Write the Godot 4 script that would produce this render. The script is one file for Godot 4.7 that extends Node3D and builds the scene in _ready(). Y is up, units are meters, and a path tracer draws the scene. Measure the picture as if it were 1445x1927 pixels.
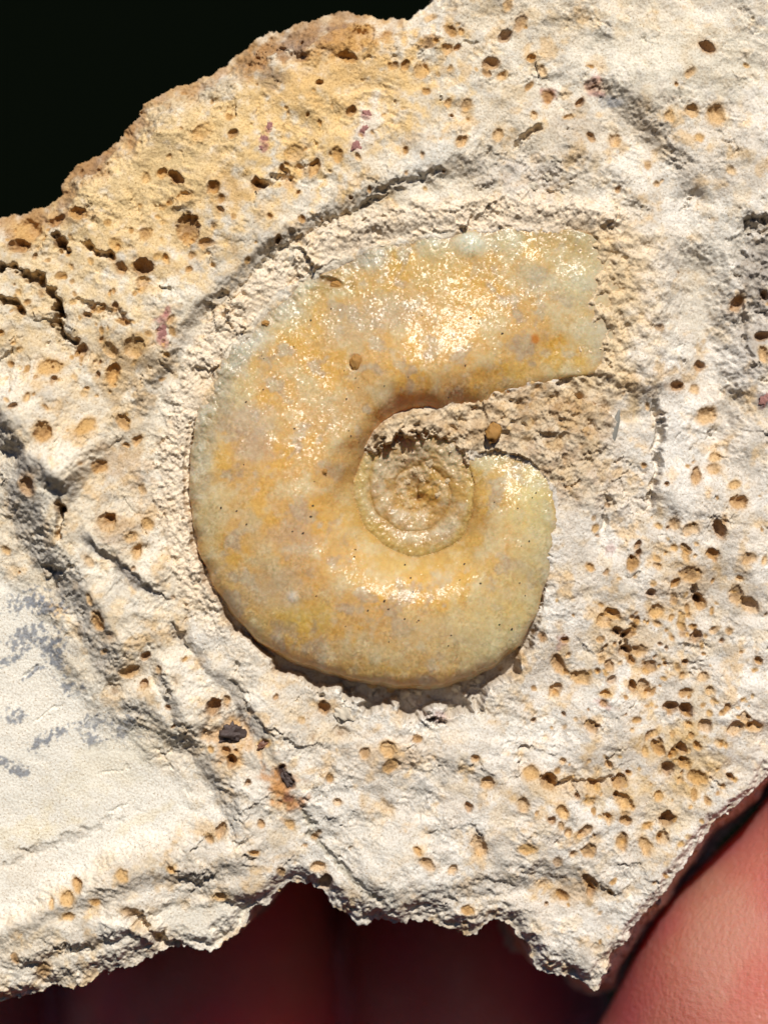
extends Node3D
# A hand-held lump of limestone with an ammonite, in sunlight. Plan units on the stone's face: 1 unit = 0.03 mm.

const S := 3.0e-5
const CX := 722.5
const CY := 963.5
const AT := Vector3(0, 1.3, 0)

var xs := PackedFloat32Array()
var ys := PackedFloat32Array()
var nx := 0
var ny := 0
var wx := PackedFloat32Array()      # warped plan coordinates, so that no traced line stays clean
var wy := PackedFloat32Array()
var hh := PackedFloat32Array()      # height of the face
var cr := PackedFloat32Array()
var cg := PackedFloat32Array()
var cb := PackedFloat32Array()
var rough := PackedFloat32Array()   # how much fine relief each point gets
var edge := PackedFloat32Array()    # distance to the outline, positive inside
var bi0 := 0
var bi1 := 0
var bj0 := 0
var bj1 := 0
var bd := PackedFloat32Array()
var bt := PackedFloat32Array()
var bs := PackedFloat32Array()
var ro_t := PackedFloat32Array()
var ri_t := PackedFloat32Array()
var moat_w := PackedFloat32Array()
var moat_d := PackedFloat32Array()
var fz := 0.0
var ft := 0.0
var fdr := 0.0
var fphi := 0.0
var fzone := 0
var frim := 0.0
var fcoil := 0.0
var rng := RandomNumberGenerator.new()


func noise(f: float, oct: int, sd: int, kind := FastNoiseLite.TYPE_SIMPLEX_SMOOTH, ridged := false) -> FastNoiseLite:
	var n := FastNoiseLite.new()
	n.seed = sd
	n.noise_type = kind
	n.frequency = f
	n.fractal_type = FastNoiseLite.FRACTAL_RIDGED if ridged else FastNoiseLite.FRACTAL_FBM
	n.fractal_octaves = oct
	return n


func sm(a: float, b: float, x: float) -> float:
	var t := clampf((x - a) / (b - a), 0.0, 1.0)
	return t * t * (3.0 - 2.0 * t)


func tag(o: Node, label: String, category := "", group := "", kind := "") -> void:
	if label: o.set_meta("label", label)
	if category: o.set_meta("category", category)
	if group: o.set_meta("group", group)
	if kind: o.set_meta("kind", kind)


func put(called: String, mesh: Mesh, m: Material, parent: Node) -> MeshInstance3D:
	var o := MeshInstance3D.new()
	o.name = called
	o.mesh = mesh
	o.material_override = m
	o.cast_shadow = GeometryInstance3D.SHADOW_CASTING_SETTING_ON
	parent.add_child(o, true)
	return o


func build_mesh(v: PackedVector3Array, n: PackedVector3Array, c: PackedColorArray, uv: PackedVector2Array, ix: PackedInt32Array) -> ArrayMesh:
	var a := []
	a.resize(Mesh.ARRAY_MAX)
	a[Mesh.ARRAY_VERTEX] = v
	a[Mesh.ARRAY_NORMAL] = n
	if c.size(): a[Mesh.ARRAY_COLOR] = c
	if uv.size(): a[Mesh.ARRAY_TEX_UV] = uv
	a[Mesh.ARRAY_INDEX] = ix
	var m := ArrayMesh.new()
	m.add_surface_from_arrays(Mesh.PRIMITIVE_TRIANGLES, a)
	return m


# ---------------------------------------------------------------- textures

func noise_tex(n: FastNoiseLite, size: int, lo := Color.BLACK, hi := Color.WHITE, mid := -1.0) -> NoiseTexture2D:
	var t := NoiseTexture2D.new()
	t.width = size
	t.height = size
	t.seamless = true
	t.noise = n
	t.generate_mipmaps = false
	var g := Gradient.new()
	g.set_color(0, lo)
	g.set_color(1, hi)
	if mid >= 0.0:
		g.set_offset(0, mid)
		g.set_offset(1, 0.55 if mid > 0.2 else 0.3)
	t.color_ramp = g
	return t


func mat_rock() -> StandardMaterial3D:
	var m := StandardMaterial3D.new()
	m.resource_name = "limestone"
	m.vertex_color_use_as_albedo = true
	m.roughness = 0.93
	m.metallic_specular = 0.35
	m.albedo_texture = noise_tex(noise(0.045, 5, 71), 1024, Color(0.92, 0.90, 0.88), Color(1, 1, 1), 0.22)
	m.detail_enabled = true
	m.detail_blend_mode = BaseMaterial3D.BLEND_MODE_MUL
	m.detail_albedo = noise_tex(noise(0.055, 4, 73), 1024, Color(0.76, 0.68, 0.58), Color(1, 1, 1), 0.13)
	m.heightmap_enabled = true
	m.heightmap_texture = noise_tex(noise(0.045, 4, 72), 1024)
	m.heightmap_scale = 0.0024
	m.uv1_scale = Vector3(3.2, 3.2, 1)
	return m


func mat_calcite(rgh: float, bump: float, sd: int) -> StandardMaterial3D:
	var m := StandardMaterial3D.new()
	m.resource_name = "calcite"
	m.vertex_color_use_as_albedo = true
	m.roughness = rgh
	m.metallic_specular = 0.37
	m.albedo_texture = noise_tex(noise(0.02, 5, sd), 1024, Color(0.94, 0.92, 0.89), Color(1, 1, 1))
	m.heightmap_enabled = true
	m.heightmap_texture = noise_tex(noise(0.075, 3, sd + 1), 1024)
	m.heightmap_scale = bump
	m.uv1_scale = Vector3(4.0, 4.0, 1)
	m.subsurf_scatter_enabled = true
	m.subsurf_scatter_strength = 0.28
	return m


func plain(c: Color, r: float, spec := 0.5) -> StandardMaterial3D:
	var m := StandardMaterial3D.new()
	m.albedo_color = c.linear_to_srgb()
	m.roughness = r
	m.metallic_specular = spec
	return m


# ---------------------------------------------------------------- plan tools

func lower(a: PackedFloat32Array, x: float) -> int:
	return clampi(a.bsearch(x), 0, a.size() - 1)


# Signed distance (positive to the left of the direction of travel, as seen in the plan with y down) and position along a line.
func near_line(p: PackedVector2Array, reach: float, warped := true) -> void:
	var lo := p[0]
	var hi := p[0]
	for q in p:
		lo = lo.min(q)
		hi = hi.max(q)
	var pad := reach + 14.0
	bi0 = lower(xs, lo.x - pad)
	bi1 = lower(xs, hi.x + pad)
	bj0 = lower(ys, lo.y - pad)
	bj1 = lower(ys, hi.y + pad)
	var w := bi1 - bi0 + 1
	var n := w * (bj1 - bj0 + 1)
	bd.resize(n)
	bt.resize(n)
	bs.resize(n)
	bd.fill(1e9)
	var total := 0.0
	for k in p.size() - 1: total += p[k].distance_to(p[k + 1])
	var run := 0.0
	for k in p.size() - 1:
		var ax := p[k].x
		var ay := p[k].y
		var dx := p[k + 1].x - ax
		var dy := p[k + 1].y - ay
		var ll := maxf(dx * dx + dy * dy, 1e-6)
		var len := sqrt(ll)
		var i0 := maxi(bi0, lower(xs, minf(ax, ax + dx) - pad))
		var i1 := mini(bi1, lower(xs, maxf(ax, ax + dx) + pad))
		var j0 := maxi(bj0, lower(ys, minf(ay, ay + dy) - pad))
		var j1 := mini(bj1, lower(ys, maxf(ay, ay + dy) + pad))
		for j in range(j0, j1 + 1):
			var row := j * nx
			var lrow := (j - bj0) * w - bi0
			for i in range(i0, i1 + 1):
				var px := wx[row + i] - ax
				var py := wy[row + i] - ay
				if not warped:
					px = xs[i] - ax
					py = ys[j] - ay
				var t := clampf((px * dx + py * dy) / ll, 0.0, 1.0)
				var ex := px - t * dx
				var ey := py - t * dy
				var d := ex * ex + ey * ey
				var q := lrow + i
				if d < bd[q]:
					bd[q] = d
					bt[q] = (run + t * len) / total
					bs[q] = 1.0 if dx * py - dy * px < 0.0 else -1.0
		run += len
	for q in n:
		bd[q] = sqrt(bd[q]) * bs[q] if bd[q] < 1e8 else 1e5


func pts(a: Array) -> PackedVector2Array:
	var p := PackedVector2Array()
	for k in a.size() / 2: p.append(Vector2(a[2 * k], a[2 * k + 1]))
	return p


func fade(t: float, ends: float) -> float:
	return sm(0.0, ends, t) * sm(0.0, ends, 1.0 - t) if ends > 0.0 else 1.0


# High ground on the left of the line: foot at the line, rising over «slope», dying away over «decay».
func scarp(a: Array, rise: float, slope: float, decay: float, ends := 0.15, rgh := 0.0, tint := Color(0, 0, 0, 0)) -> void:
	near_line(pts(a), slope + decay * 2.5)
	var w := bi1 - bi0 + 1
	for j in range(bj0, bj1 + 1):
		for i in range(bi0, bi1 + 1):
			var q := (j - bj0) * w + i - bi0
			var d := bd[q]
			if d < -6.0 or d > slope + decay * 2.5: continue
			var f := fade(bt[q], ends)
			var k := j * nx + i
			var up := sm(-4.0, slope, d)
			var away := 1.0 - sm(slope * 0.8, slope + decay * 2.5, d)
			hh[k] += rise * up * away * f
			if d < slope:
				var s := sm(-5.0, slope * 0.25, d) * (1.0 - sm(slope * 0.6, slope, d)) * f
				rough[k] += rgh * s
				if tint.a > 0.0: mixc(k, tint, tint.a * s)


func groove(a: Array, depth: float, half: float, ends := 0.15, tint := Color(0, 0, 0, 0)) -> void:
	near_line(pts(a), half * 2.5)
	var w := bi1 - bi0 + 1
	for j in range(bj0, bj1 + 1):
		for i in range(bi0, bi1 + 1):
			var q := (j - bj0) * w + i - bi0
			var d := absf(bd[q])
			if d > half * 2.5: continue
			var k := j * nx + i
			var f := fade(bt[q], ends)
			var jag := blot.get_noise_2d(xs[i] * 1.7 + 900.0, ys[j] * 1.7)
			var hw := maxf(half * (0.5 + 0.45 * f + jag * 1.1), 0.8)
			hh[k] -= depth * f * (0.75 + 0.8 * jag) * exp(-pow(d / hw, 4.0) * 0.7)
			if tint.a > 0.0: mixc(k, tint, tint.a * f * (1.0 - sm(hw * 0.6, hw * 1.5, d)))


func mixc(k: int, c: Color, a: float) -> void:
	cr[k] += (c.r - cr[k]) * a
	cg[k] += (c.g - cg[k]) * a
	cb[k] += (c.b - cb[k]) * a


var blot := noise(0.018, 4, 311)


# A patch with a ragged edge: colour, height, roughness.
func patch(x: float, y: float, rx: float, ry: float, tilt: float, tint: Color, rise := 0.0, rgh := 0.0, ragged := 0.8, fine := 1.6) -> void:
	var m := maxf(rx, ry) * 1.7
	var c := cos(deg_to_rad(tilt))
	var s := sin(deg_to_rad(tilt))
	for j in range(lower(ys, y - m), lower(ys, y + m) + 1):
		for i in range(lower(xs, x - m), lower(xs, x + m) + 1):
			var k := j * nx + i
			var dx := wx[k] - x
			var dy := wy[k] - y
			var u := (dx * c + dy * s) / rx
			var v := (dy * c - dx * s) / ry
			var q := u * u + v * v
			if q > 2.6: continue
			q = sqrt(q) + blot.get_noise_2d(xs[i] * fine, ys[j] * fine) * ragged
			var f := 1.0 - sm(0.35, 1.15, q)
			if f <= 0.0: continue
			if tint.a > 0.0: mixc(k, tint, tint.a * f)
			hh[k] += rise * f
			rough[k] += rgh * f


# A hollow left in the limestone. kind: 0 shallow and ochre, 1 bowl, 2 deep, 3 pale dimple.
func pit(x: float, y: float, r: float, kind: int) -> void:
	r *= rng.randf_range(0.75, 1.3) if r < 11.5 else rng.randf_range(1.0, 1.2)
	var deep: float = [0.55, 0.95, 1.9, 0.4][kind]
	var ochre: float = [0.92, 0.9, 0.8, 0.4][kind]
	var tilt := rng.randf_range(0.0, PI)
	var el := rng.randf_range(1.0, 1.35)
	deep *= rng.randf_range(0.75, 1.3)
	ochre *= rng.randf_range(0.65, 1.0)
	var halo := rng.randf_range(0.0, 0.9) if rng.randf() < 0.72 else 0.0
	var c := cos(tilt)
	var s := sin(tilt)
	var shade := rng.randf()
	var tone := Color(0.43, 0.23, 0.065).lerp(Color(0.62, 0.39, 0.15), shade) if kind != 3 else Color(0.62, 0.46, 0.27)
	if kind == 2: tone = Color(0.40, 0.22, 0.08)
	var m := r * 2.2
	for j in range(lower(ys, y - m), lower(ys, y + m) + 1):
		for i in range(lower(xs, x - m), lower(xs, x + m) + 1):
			var k := j * nx + i
			var dx := wx[k] * 0.4 + xs[i] * 0.6 - x
			var dy := wy[k] * 0.4 + ys[j] * 0.6 - y
			var u := (dx * c + dy * s) / (r * el)
			var v := (dy * c - dx * s) / r * el
			var q := sqrt(u * u + v * v)
			q += blot.get_noise_2d(xs[i] * 4.0 + x, ys[j] * 4.0) * 0.20
			if q > 1.9: continue
			if q < 1.0: hh[k] -= r * deep * pow(1.0 - q * q, 0.55)
			var f := (1.0 - sm(0.75, 1.3 + 0.5 * shade, q)) * ochre
			f = maxf(f, halo * 0.45 * (1.0 - sm(0.9, 1.9, q + blot.get_noise_2d(xs[i] * 3.0, ys[j] * 3.0) * 0.6)))
			mixc(k, tone, f)
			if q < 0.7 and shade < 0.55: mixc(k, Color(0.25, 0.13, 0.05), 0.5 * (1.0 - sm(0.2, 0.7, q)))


func pits(a: Array) -> void:
	for k in a.size() / 4:
		pit(a[4 * k], a[4 * k + 1], a[4 * k + 2], int(a[4 * k + 3]))


func fill_region(a: Array, tint: Color, soft: float, flat_to: float, amount: float, smooth: float) -> void:
	var p := pts(a)
	var closed := p.duplicate()
	closed.append(p[0])
	near_line(closed, 400.0)
	var w := bi1 - bi0 + 1
	for j in range(bj0, bj1 + 1):
		for i in range(bi0, bi1 + 1):
			var k := j * nx + i
			if not Geometry2D.is_point_in_polygon(Vector2(wx[k], wy[k]), p): continue
			var f := sm(0.0, soft, absf(bd[(j - bj0) * w + i - bi0]))
			mixc(k, tint, tint.a * f)
			hh[k] += (flat_to - hh[k]) * amount * f
			rough[k] *= 1.0 - smooth * f


# ---------------------------------------------------------------- the ammonite's plan

func polar_table(a: Array) -> PackedFloat32Array:      # degrees, value; clockwise on the face from «right»
	var out := PackedFloat32Array()
	out.resize(400)                                       # -40 .. 359 degrees
	for d in 400:
		var g := d - 40.0
		var v: float = a[1]
		for k in a.size() / 2 - 1:
			var g0: float = a[2 * k]
			var g1: float = a[2 * k + 2]
			if g >= g0 and g <= g1:
				var t := (g - g0) / (g1 - g0)
				var m := a.size() / 2 - 1
				var p0: float = a[2 * maxi(k - 1, 0) + 1]
				var p1: float = a[2 * k + 1]
				var p2: float = a[2 * k + 3]
				var p3: float = a[2 * mini(k + 2, m) + 1]
				v = cubic_interpolate(p1, p2, p0, p3, t)
			elif g > g1 and k == a.size() / 2 - 2:
				v = a[2 * k + 3]
		out[d] = v
	return out


func look(t: PackedFloat32Array, deg: float) -> float:
	var d := clampf(deg + 40.0, 0.0, 398.99)
	var i := int(d)
	return lerpf(t[i], t[i + 1], d - i)


func ammonite_tables() -> void:
	ro_t = polar_table([-40, 128, -33, 142, -27, 166, -18, 205, -9, 238, 0, 262, 10, 272, 20, 275, 30, 288, 42, 312, 55, 340, 68, 357, 80, 364, 90, 367, 100, 368, 112, 374, 122, 387, 132, 402, 145, 413, 158, 420, 170, 425, 180, 428, 192, 432, 203, 438, 214, 443, 224, 448, 234, 452, 243, 457, 252, 464, 260, 472, 268, 480, 276, 490, 284, 510, 292, 535, 300, 566, 306, 590, 311, 592, 317, 560, 322, 525, 327, 470, 331, 420, 360, 400])
	ri_t = polar_table([-40, 120, -27, 112, -10, 108, 10, 106, 30, 112, 45, 121, 60, 124, 80, 124, 90, 123, 105, 122, 120, 121, 140, 119, 160, 118, 180, 120, 200, 121, 215, 122, 230, 130, 245, 139, 258, 147, 268, 148, 280, 150, 290, 160, 300, 186, 308, 222, 315, 268, 322, 335, 327, 405, 331, 430, 360, 430])
	moat_w = polar_table([-40, 2, 20, 2, 45, 8, 60, 30, 72, 46, 85, 52, 97, 44, 108, 34, 118, 30, 126, 26, 135, 16, 150, 12, 170, 10, 190, 8, 215, 12, 240, 8, 360, 6])
	moat_d = polar_table([-40, 0, 20, 0, 45, 6, 60, 50, 72, 70, 85, 80, 97, 80, 108, 75, 118, 70, 126, 70, 135, 60, 150, 45, 170, 26, 190, 10, 205, 0, 240, 0, 360, 0])


# Fills fz (height), ft (place across the whorl), fdr (distance outside the rim), fzone: 0 outside, 1 whorl, 2 umbilicus.
func ammonite_at(x: float, y: float) -> void:
	var dx := x - 785.0
	var dy := y - 925.0
	var r := sqrt(dx * dx + dy * dy)
	var g := rad_to_deg(atan2(dy, dx))
	if g < 0.0: g += 360.0
	fzone = 0
	var g2 := g
	if g > 320.0:
		# two arms of the spiral pass here: the late one outside, the early one inside
		var ri_late := look(ri_t, g)
		if g > 332.0 or r < ri_late: g2 = g - 360.0
	var ro := look(ro_t, g2)
	var ri := look(ri_t, g2)
	fphi = g2
	fdr = r - ro
	var w := maxf(ro - ri, 8.0)
	ft = (r - ri) / w
	var crest := (lerpf(0.205, 0.115, sm(170.0, 245.0, g2)) * w + 8.0) * sm(-44.0, 34.0, g2) * (1.0 - 0.78 * sm(268.0, 316.0, g2))
	var zb := -16.0 + 20.0 * sm(255.0, 318.0, g2) + 13.0 * (1.0 - sm(0.0, 60.0, g2))
	if ft < 0.0:
		fzone = 2
		zb = lerpf(zb, -3.0, sm(240.0, 312.0, g2))
		var rc := clampf(ri, 105.0, 124.0)
		var q := r / rc
		var turn := g2 if g2 < 300.0 else g2 - 360.0
		var b := minf(118.0 * pow(2.2, (turn - 300.0) / 360.0), rc)
		var hi := rc
		var lo := b
		if r < b:
			hi = b
			lo = b / 2.2
		if r < lo:
			hi = lo
			lo = lo / 2.2
		fcoil = clampf((r - lo) / maxf(hi - lo, 4.0), 0.0, 1.0)
		fz = zb - 2.0 - 17.0 * (1.0 - sm(0.0, 1.0, q)) + 0.13 * (hi - lo) * sqrt(maxf(4.0 * fcoil * (1.0 - fcoil), 0.0)) * sm(0.10, 0.3, q)
		if g2 > 165.0 and g2 < 305.0: fz += 8.0 * sm(165.0, 240.0, g2) * (1.0 - sm(278.0, 302.0, g2)) * sm(0.5, 0.85, q)
		if g2 > 262.0 and q > 1.15: fzone = 0
		return
	fzone = 1 if ft < 1.0 else 0
	var top := lerpf(0.40, 0.13, sm(140.0, 245.0, g2))
	var up := sin(PI * 0.5 * clampf(ft / top, 0.0, 1.0))
	var fall := 1.0 - 0.62 * pow(clampf((ft - top) / (1.0 - top), 0.0, 1.0), 1.5)
	var rim := 1.0
	var e := 1.0 + fdr / 28.0
	if e > 0.0: rim = 1.0 - pow(minf(e, 1.0), 3.0)
	var keep := lerpf(0.35, 0.85, maxf(sm(170.0, 205.0, g2), 1.0 - sm(30.0, 60.0, g2)))
	frim = zb + crest * 0.38 * keep
	fz = zb + crest * up * fall * (keep + (1.0 - keep) * rim)
	fz += 24.0 * exp(-pow((ft - 0.24) / 0.27, 2.0)) * sm(0.0, 0.24, ft) * sm(232.0, 262.0, g2) * (1.0 - sm(288.0, 314.0, g2)) * rim
	if y < 760.0 and g2 > 200.0: fz -= 14.0 * sm(1075.0, 1200.0, x)
	if fdr > 0.0: fz -= fdr * 6.0


# ---------------------------------------------------------------- the stone

func make_grid() -> void:
	var x := -440.0
	while x < 1760.0:
		xs.append(x)
		x += 10.0 if x < -34.0 or x > 1470.0 else 2.0
	var y := -280.0
	while y < 2010.0:
		ys.append(y)
		y += 10.0 if y < -34.0 or y > 1950.0 else 2.0
	nx = xs.size()
	ny = ys.size()
	var n := nx * ny
	wx.resize(n)
	wy.resize(n)
	hh.resize(n)
	cr.resize(n)
	cg.resize(n)
	cb.resize(n)
	rough.resize(n)
	edge.resize(n)
	rough.fill(1.0)
	var wa := noise(0.012, 3, 5)
	var wb := noise(0.012, 3, 6)
	var wc := noise(0.07, 2, 7)
	var wd := noise(0.07, 2, 8)
	var smudge := noise(0.013, 5, 15)
	var speck := noise(0.11, 3, 16)
	var big := noise(0.0035, 4, 11)
	var tone := noise(0.006, 5, 12)
	var tone2 := noise(0.016, 4, 13)
	var tone3 := noise(0.05, 4, 14)
	for j in ny:
		var yy := ys[j]
		for i in nx:
			var xx := xs[i]
			var k := j * nx + i
			var f := wc.get_noise_2d(xx, yy) * 4.0
			wx[k] = xx + wa.get_noise_2d(xx, yy) * 12.0 + f
			wy[k] = yy + wb.get_noise_2d(xx, yy) * 12.0 + wd.get_noise_2d(xx, yy) * 4.0
			hh[k] = big.get_noise_2d(xx, yy) * 26.0 - 0.025 * maxf(0.0, xx - 900.0) - 0.02 * maxf(0.0, 500.0 - yy)
			var a := tone.get_noise_2d(xx, yy)
			var b := tone2.get_noise_2d(xx, yy)
			var c := tone3.get_noise_2d(xx, yy)
			var chalk := sm(-0.25, 0.4, a + 0.5 * b)
			var warm := sm(0.05, 0.5, b - 0.4 * a + 0.25 * c)
			var grey := sm(0.1, 0.5, -a * 0.8 + 0.6 * c)
			var r := lerpf(0.715, 0.785, chalk)
			var g := lerpf(0.625, 0.72, chalk)
			var bl := lerpf(0.485, 0.60, chalk)
			var cool := sm(700.0, 1500.0, xx * 0.8 + yy * 0.55)
			warm *= 1.0 - 0.35 * cool
			bl += 0.07 * cool
			g += 0.02 * cool
			r = lerpf(r, 0.73, warm * 0.7)
			g = lerpf(g, 0.56, warm * 0.7)
			bl = lerpf(bl, 0.34, warm * 0.7)
			r = lerpf(r, 0.50, grey * 0.35)
			g = lerpf(g, 0.46, grey * 0.35)
			bl = lerpf(bl, 0.39, grey * 0.35)
			var o := 0.65 * sm(0.12, 0.5, smudge.get_noise_2d(xx, yy) + 0.2 * c)
			r = lerpf(r, 0.66, o)
			g = lerpf(g, 0.45, o)
			bl = lerpf(bl, 0.22, o)
			o = 0.5 * sm(0.15, 0.5, smudge.get_noise_2d(xx + 3000.0, yy) + 0.25 * c)
			r = lerpf(r, 0.50, o)
			g = lerpf(g, 0.47, o)
			bl = lerpf(bl, 0.42, o)
			var v := 1.0 + 0.12 * c + 0.10 * speck.get_noise_2d(xx, yy)
			cr[k] = r * v
			cg[k] = g * v
			cb[k] = bl * v


func outline() -> PackedVector2Array:
	return pts([0, 402, 50, 398, 85, 378, 108, 352, 125, 318, 150, 298, 182, 280, 215, 258, 238, 232, 262, 192, 300, 170, 322, 154, 345, 146, 362, 138, 392, 124, 415, 108, 440, 85, 480, 62, 520, 42, 560, 30, 600, 18, 650, 10, 692, 8, 712, 20, 742, 25, 772, 22, 790, 8, 812, -12, 850, -70, 1000, -180, 1300, -250, 1600, -150, 1700, 200, 1740, 700, 1690, 1100, 1560, 1345, 1445, 1466, 1400, 1512, 1345, 1558, 1308, 1604, 1276, 1650, 1240, 1694, 1208, 1738, 1180, 1774, 1150, 1812, 1120, 1866, 1090, 1856, 1058, 1846, 1018, 1836, 1000, 1810, 990, 1785, 972, 1762, 950, 1740, 930, 1741, 908, 1756, 888, 1766, 850, 1752, 820, 1742, 780, 1738, 750, 1742, 718, 1744, 690, 1748, 668, 1745, 640, 1724, 618, 1700, 600, 1684, 584, 1672, 566, 1667, 540, 1672, 512, 1692, 505, 1702, 472, 1715, 466, 1742, 446, 1762, 424, 1775, 410, 1794, 396, 1802, 370, 1796, 340, 1790, 312, 1788, 296, 1798, 270, 1812, 230, 1834, 190, 1842, 150, 1856, 110, 1866, 60, 1880, 0, 1898, -120, 1880, -300, 1760, -420, 1400, -430, 800, -300, 480, -120, 420])


func relief_lines() -> void:
	var grey := Color(0.40, 0.36, 0.31, 0.55)  # shade put into the colour of faces turned from the sun
	# the block above the mould of the shell
	scarp([262, 890, 284, 800, 304, 740, 345, 668, 380, 622, 430, 560, 520, 480, 560, 455, 640, 410, 700, 386, 790, 352, 850, 338, 900, 330, 950, 284, 1012, 238], 25.0, 40.0, 120.0, 0.25, 0.6, grey)
	groove([400, 596, 430, 558, 520, 478, 560, 452, 640, 406, 700, 382, 760, 362], 20.0, 5.0, 0.2)
	groove([700, 366, 760, 345, 800, 330, 838, 318], 12.0, 6.0, 0.2)
	groove([1024, 236, 990, 258, 962, 280], 22.0, 6.0, 0.2)
	# upper right shoulder
	scarp([1070, 190, 1150, 206, 1205, 262, 1262, 330, 1318, 420], 22.0, 60.0, 90.0, 0.3, 1.1, Color(0.42, 0.35, 0.27, 0.45))  # the brown-grey tint paints shade on this slope
	scarp([1010, 352, 1090, 328, 1170, 378, 1212, 446, 1240, 520, 1250, 600], 12.0, 40.0, 50.0, 0.25, 0.3)
	# right edge notch
	groove([1500, 424, 1440, 420, 1398, 424], 36.0, 15.0, 0.1, Color(0.30, 0.24, 0.16, 0.6))
	scarp([1460, 740, 1408, 712, 1390, 610, 1378, 500, 1372, 430], -42.0, 60.0, 120.0, 0.2)
	groove([1384, 560, 1398, 590, 1404, 640, 1420, 700], 12.0, 6.0)
	# grooves and needles right of the shell
	groove([1236, 732, 1238, 800, 1243, 860, 1230, 920, 1220, 968], 22.0, 7.0, 0.15)
	scarp([1238, 732, 1241, 800, 1246, 860, 1234, 920, 1222, 968], 14.0, 14.0, 60.0, 0.2)
	groove([1112, 872, 1128, 910, 1140, 958, 1138, 1000], 18.0, 7.0)
	# cracks, upper left; the dark tint paints shade into two of them
	groove([-30, 500, 40, 512, 86, 534, 104, 560, 108, 600, 118, 634, 150, 650], 46.0, 6.5, 0.1, Color(0.22, 0.17, 0.12, 0.6))
	groove([100, 548, 110, 590, 116, 625], 44.0, 9.0, 0.25)
	groove([-10, 562, 34, 574, 52, 602], 40.0, 7.0, 0.2, Color(0.22, 0.17, 0.12, 0.6))
	groove([108, 428, 112, 452, 118, 474], 40.0, 8.0, 0.2)
	groove([152, 452, 186, 474, 222, 486], 34.0, 6.0, 0.25)
	groove([140, 565, 190, 580, 240, 606, 260, 625], 18.0, 8.0)
	groove([480, 345, 520, 338, 560, 322], 24.0, 8.0, 0.2)
	groove([398, 555, 440, 562, 462, 556], 18.0, 6.0, 0.2)
	groove([120, 935, 124, 960, 116, 1012], 36.0, 6.0, 0.2)
	# gullies and edges of shells, left
	var cold := Color(0.33, 0.31, 0.29, 0.6)  # grey of shell edges; on the gully slopes it paints shade
	scarp([-60, 740, 0, 842, 36, 892, 84, 916, 140, 958], 52.0, 54.0, 60.0, 0.18, 0.3, cold)
	scarp([-20, 860, 10, 962, 42, 1040, 84, 1098, 136, 1166, 168, 1250, 205, 1320], 50.0, 80.0, 60.0, 0.16, 0.9, cold)
	scarp([195, 1305, 290, 1388, 345, 1428, 392, 1486, 424, 1546, 460, 1590], 22.0, 46.0, 40.0, 0.2, 0.7, grey)
	scarp([138, 985, 170, 1030, 215, 1062, 250, 1094, 300, 1136], 16.0, 20.0, 40.0, 0.2, -0.5, cold)
	scarp([340, 1160, 352, 1206, 396, 1268, 446, 1338, 490, 1400, 524, 1450], 13.0, 20.0, 44.0, 0.2, -0.4, cold)
	scarp([268, 1240, 306, 1296, 328, 1350, 352, 1408], 24.0, 30.0, 36.0, 0.25, 0.8, grey)
	groove([548, 1492, 585, 1562, 630, 1622, 680, 1672, 740, 1706], 10.0, 7.0, 0.15, Color(0.34, 0.31, 0.24, 0.75))
	groove([416, 1270, 470, 1336, 504, 1392, 512, 1420], 8.0, 8.0, 0.15, Color(0.33, 0.30, 0.26, 0.7))
	groove([160, 1016, 215, 1054, 288, 1122], 8.0, 8.0, 0.1, Color(0.30, 0.28, 0.26, 0.7))
	groove([318, 1165, 334, 1190, 356, 1222], 20.0, 8.0, 0.2, cold)
	groove([78, 1066, 120, 1070, 150, 1066], 16.0, 7.0, 0.2)
	# ledges along the bottom
	scarp([-30, 1786, 90, 1738, 190, 1700, 300, 1672, 420, 1648, 540, 1626], 13.0, 40.0, 50.0, 0.2, 0.9, grey)
	scarp([0, 1836, 120, 1794, 246, 1764, 300, 1792], 18.0, 24.0, 40.0, 0.2, 0.7)
	groove([246, 1708, 290, 1758, 350, 1790], 30.0, 9.0, 0.15)
	scarp([600, 1700, 690, 1690, 800, 1716, 930, 1690, 1020, 1660], 13.0, 50.0, 60.0, 0.25, 0.6, grey)
	scarp([930, 1700, 1020, 1650, 1110, 1690, 1200, 1700], 13.0, 40.0, 60.0, 0.25, 0.5, grey)
	scarp([690, 1480, 780, 1450, 880, 1466, 960, 1500], 12.0, 40.0, 60.0, 0.25, 0.6)
	groove([1000, 1468, 1060, 1476, 1120, 1474, 1170, 1462], 20.0, 7.0, 0.2)
	groove([1148, 1185, 1172, 1200, 1192, 1226], 26.0, 7.0, 0.2)
	groove([1300, 1100, 1310, 1122, 1322, 1136], 24.0, 7.0, 0.2)
	# the roughly broken cavity under the whorl
	groove([1040, 726, 1070, 716, 1096, 722], 8.0, 5.0, 0.2)
	groove([1060, 745, 1088, 748, 1110, 782], 18.0, 8.0, 0.2)


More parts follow.
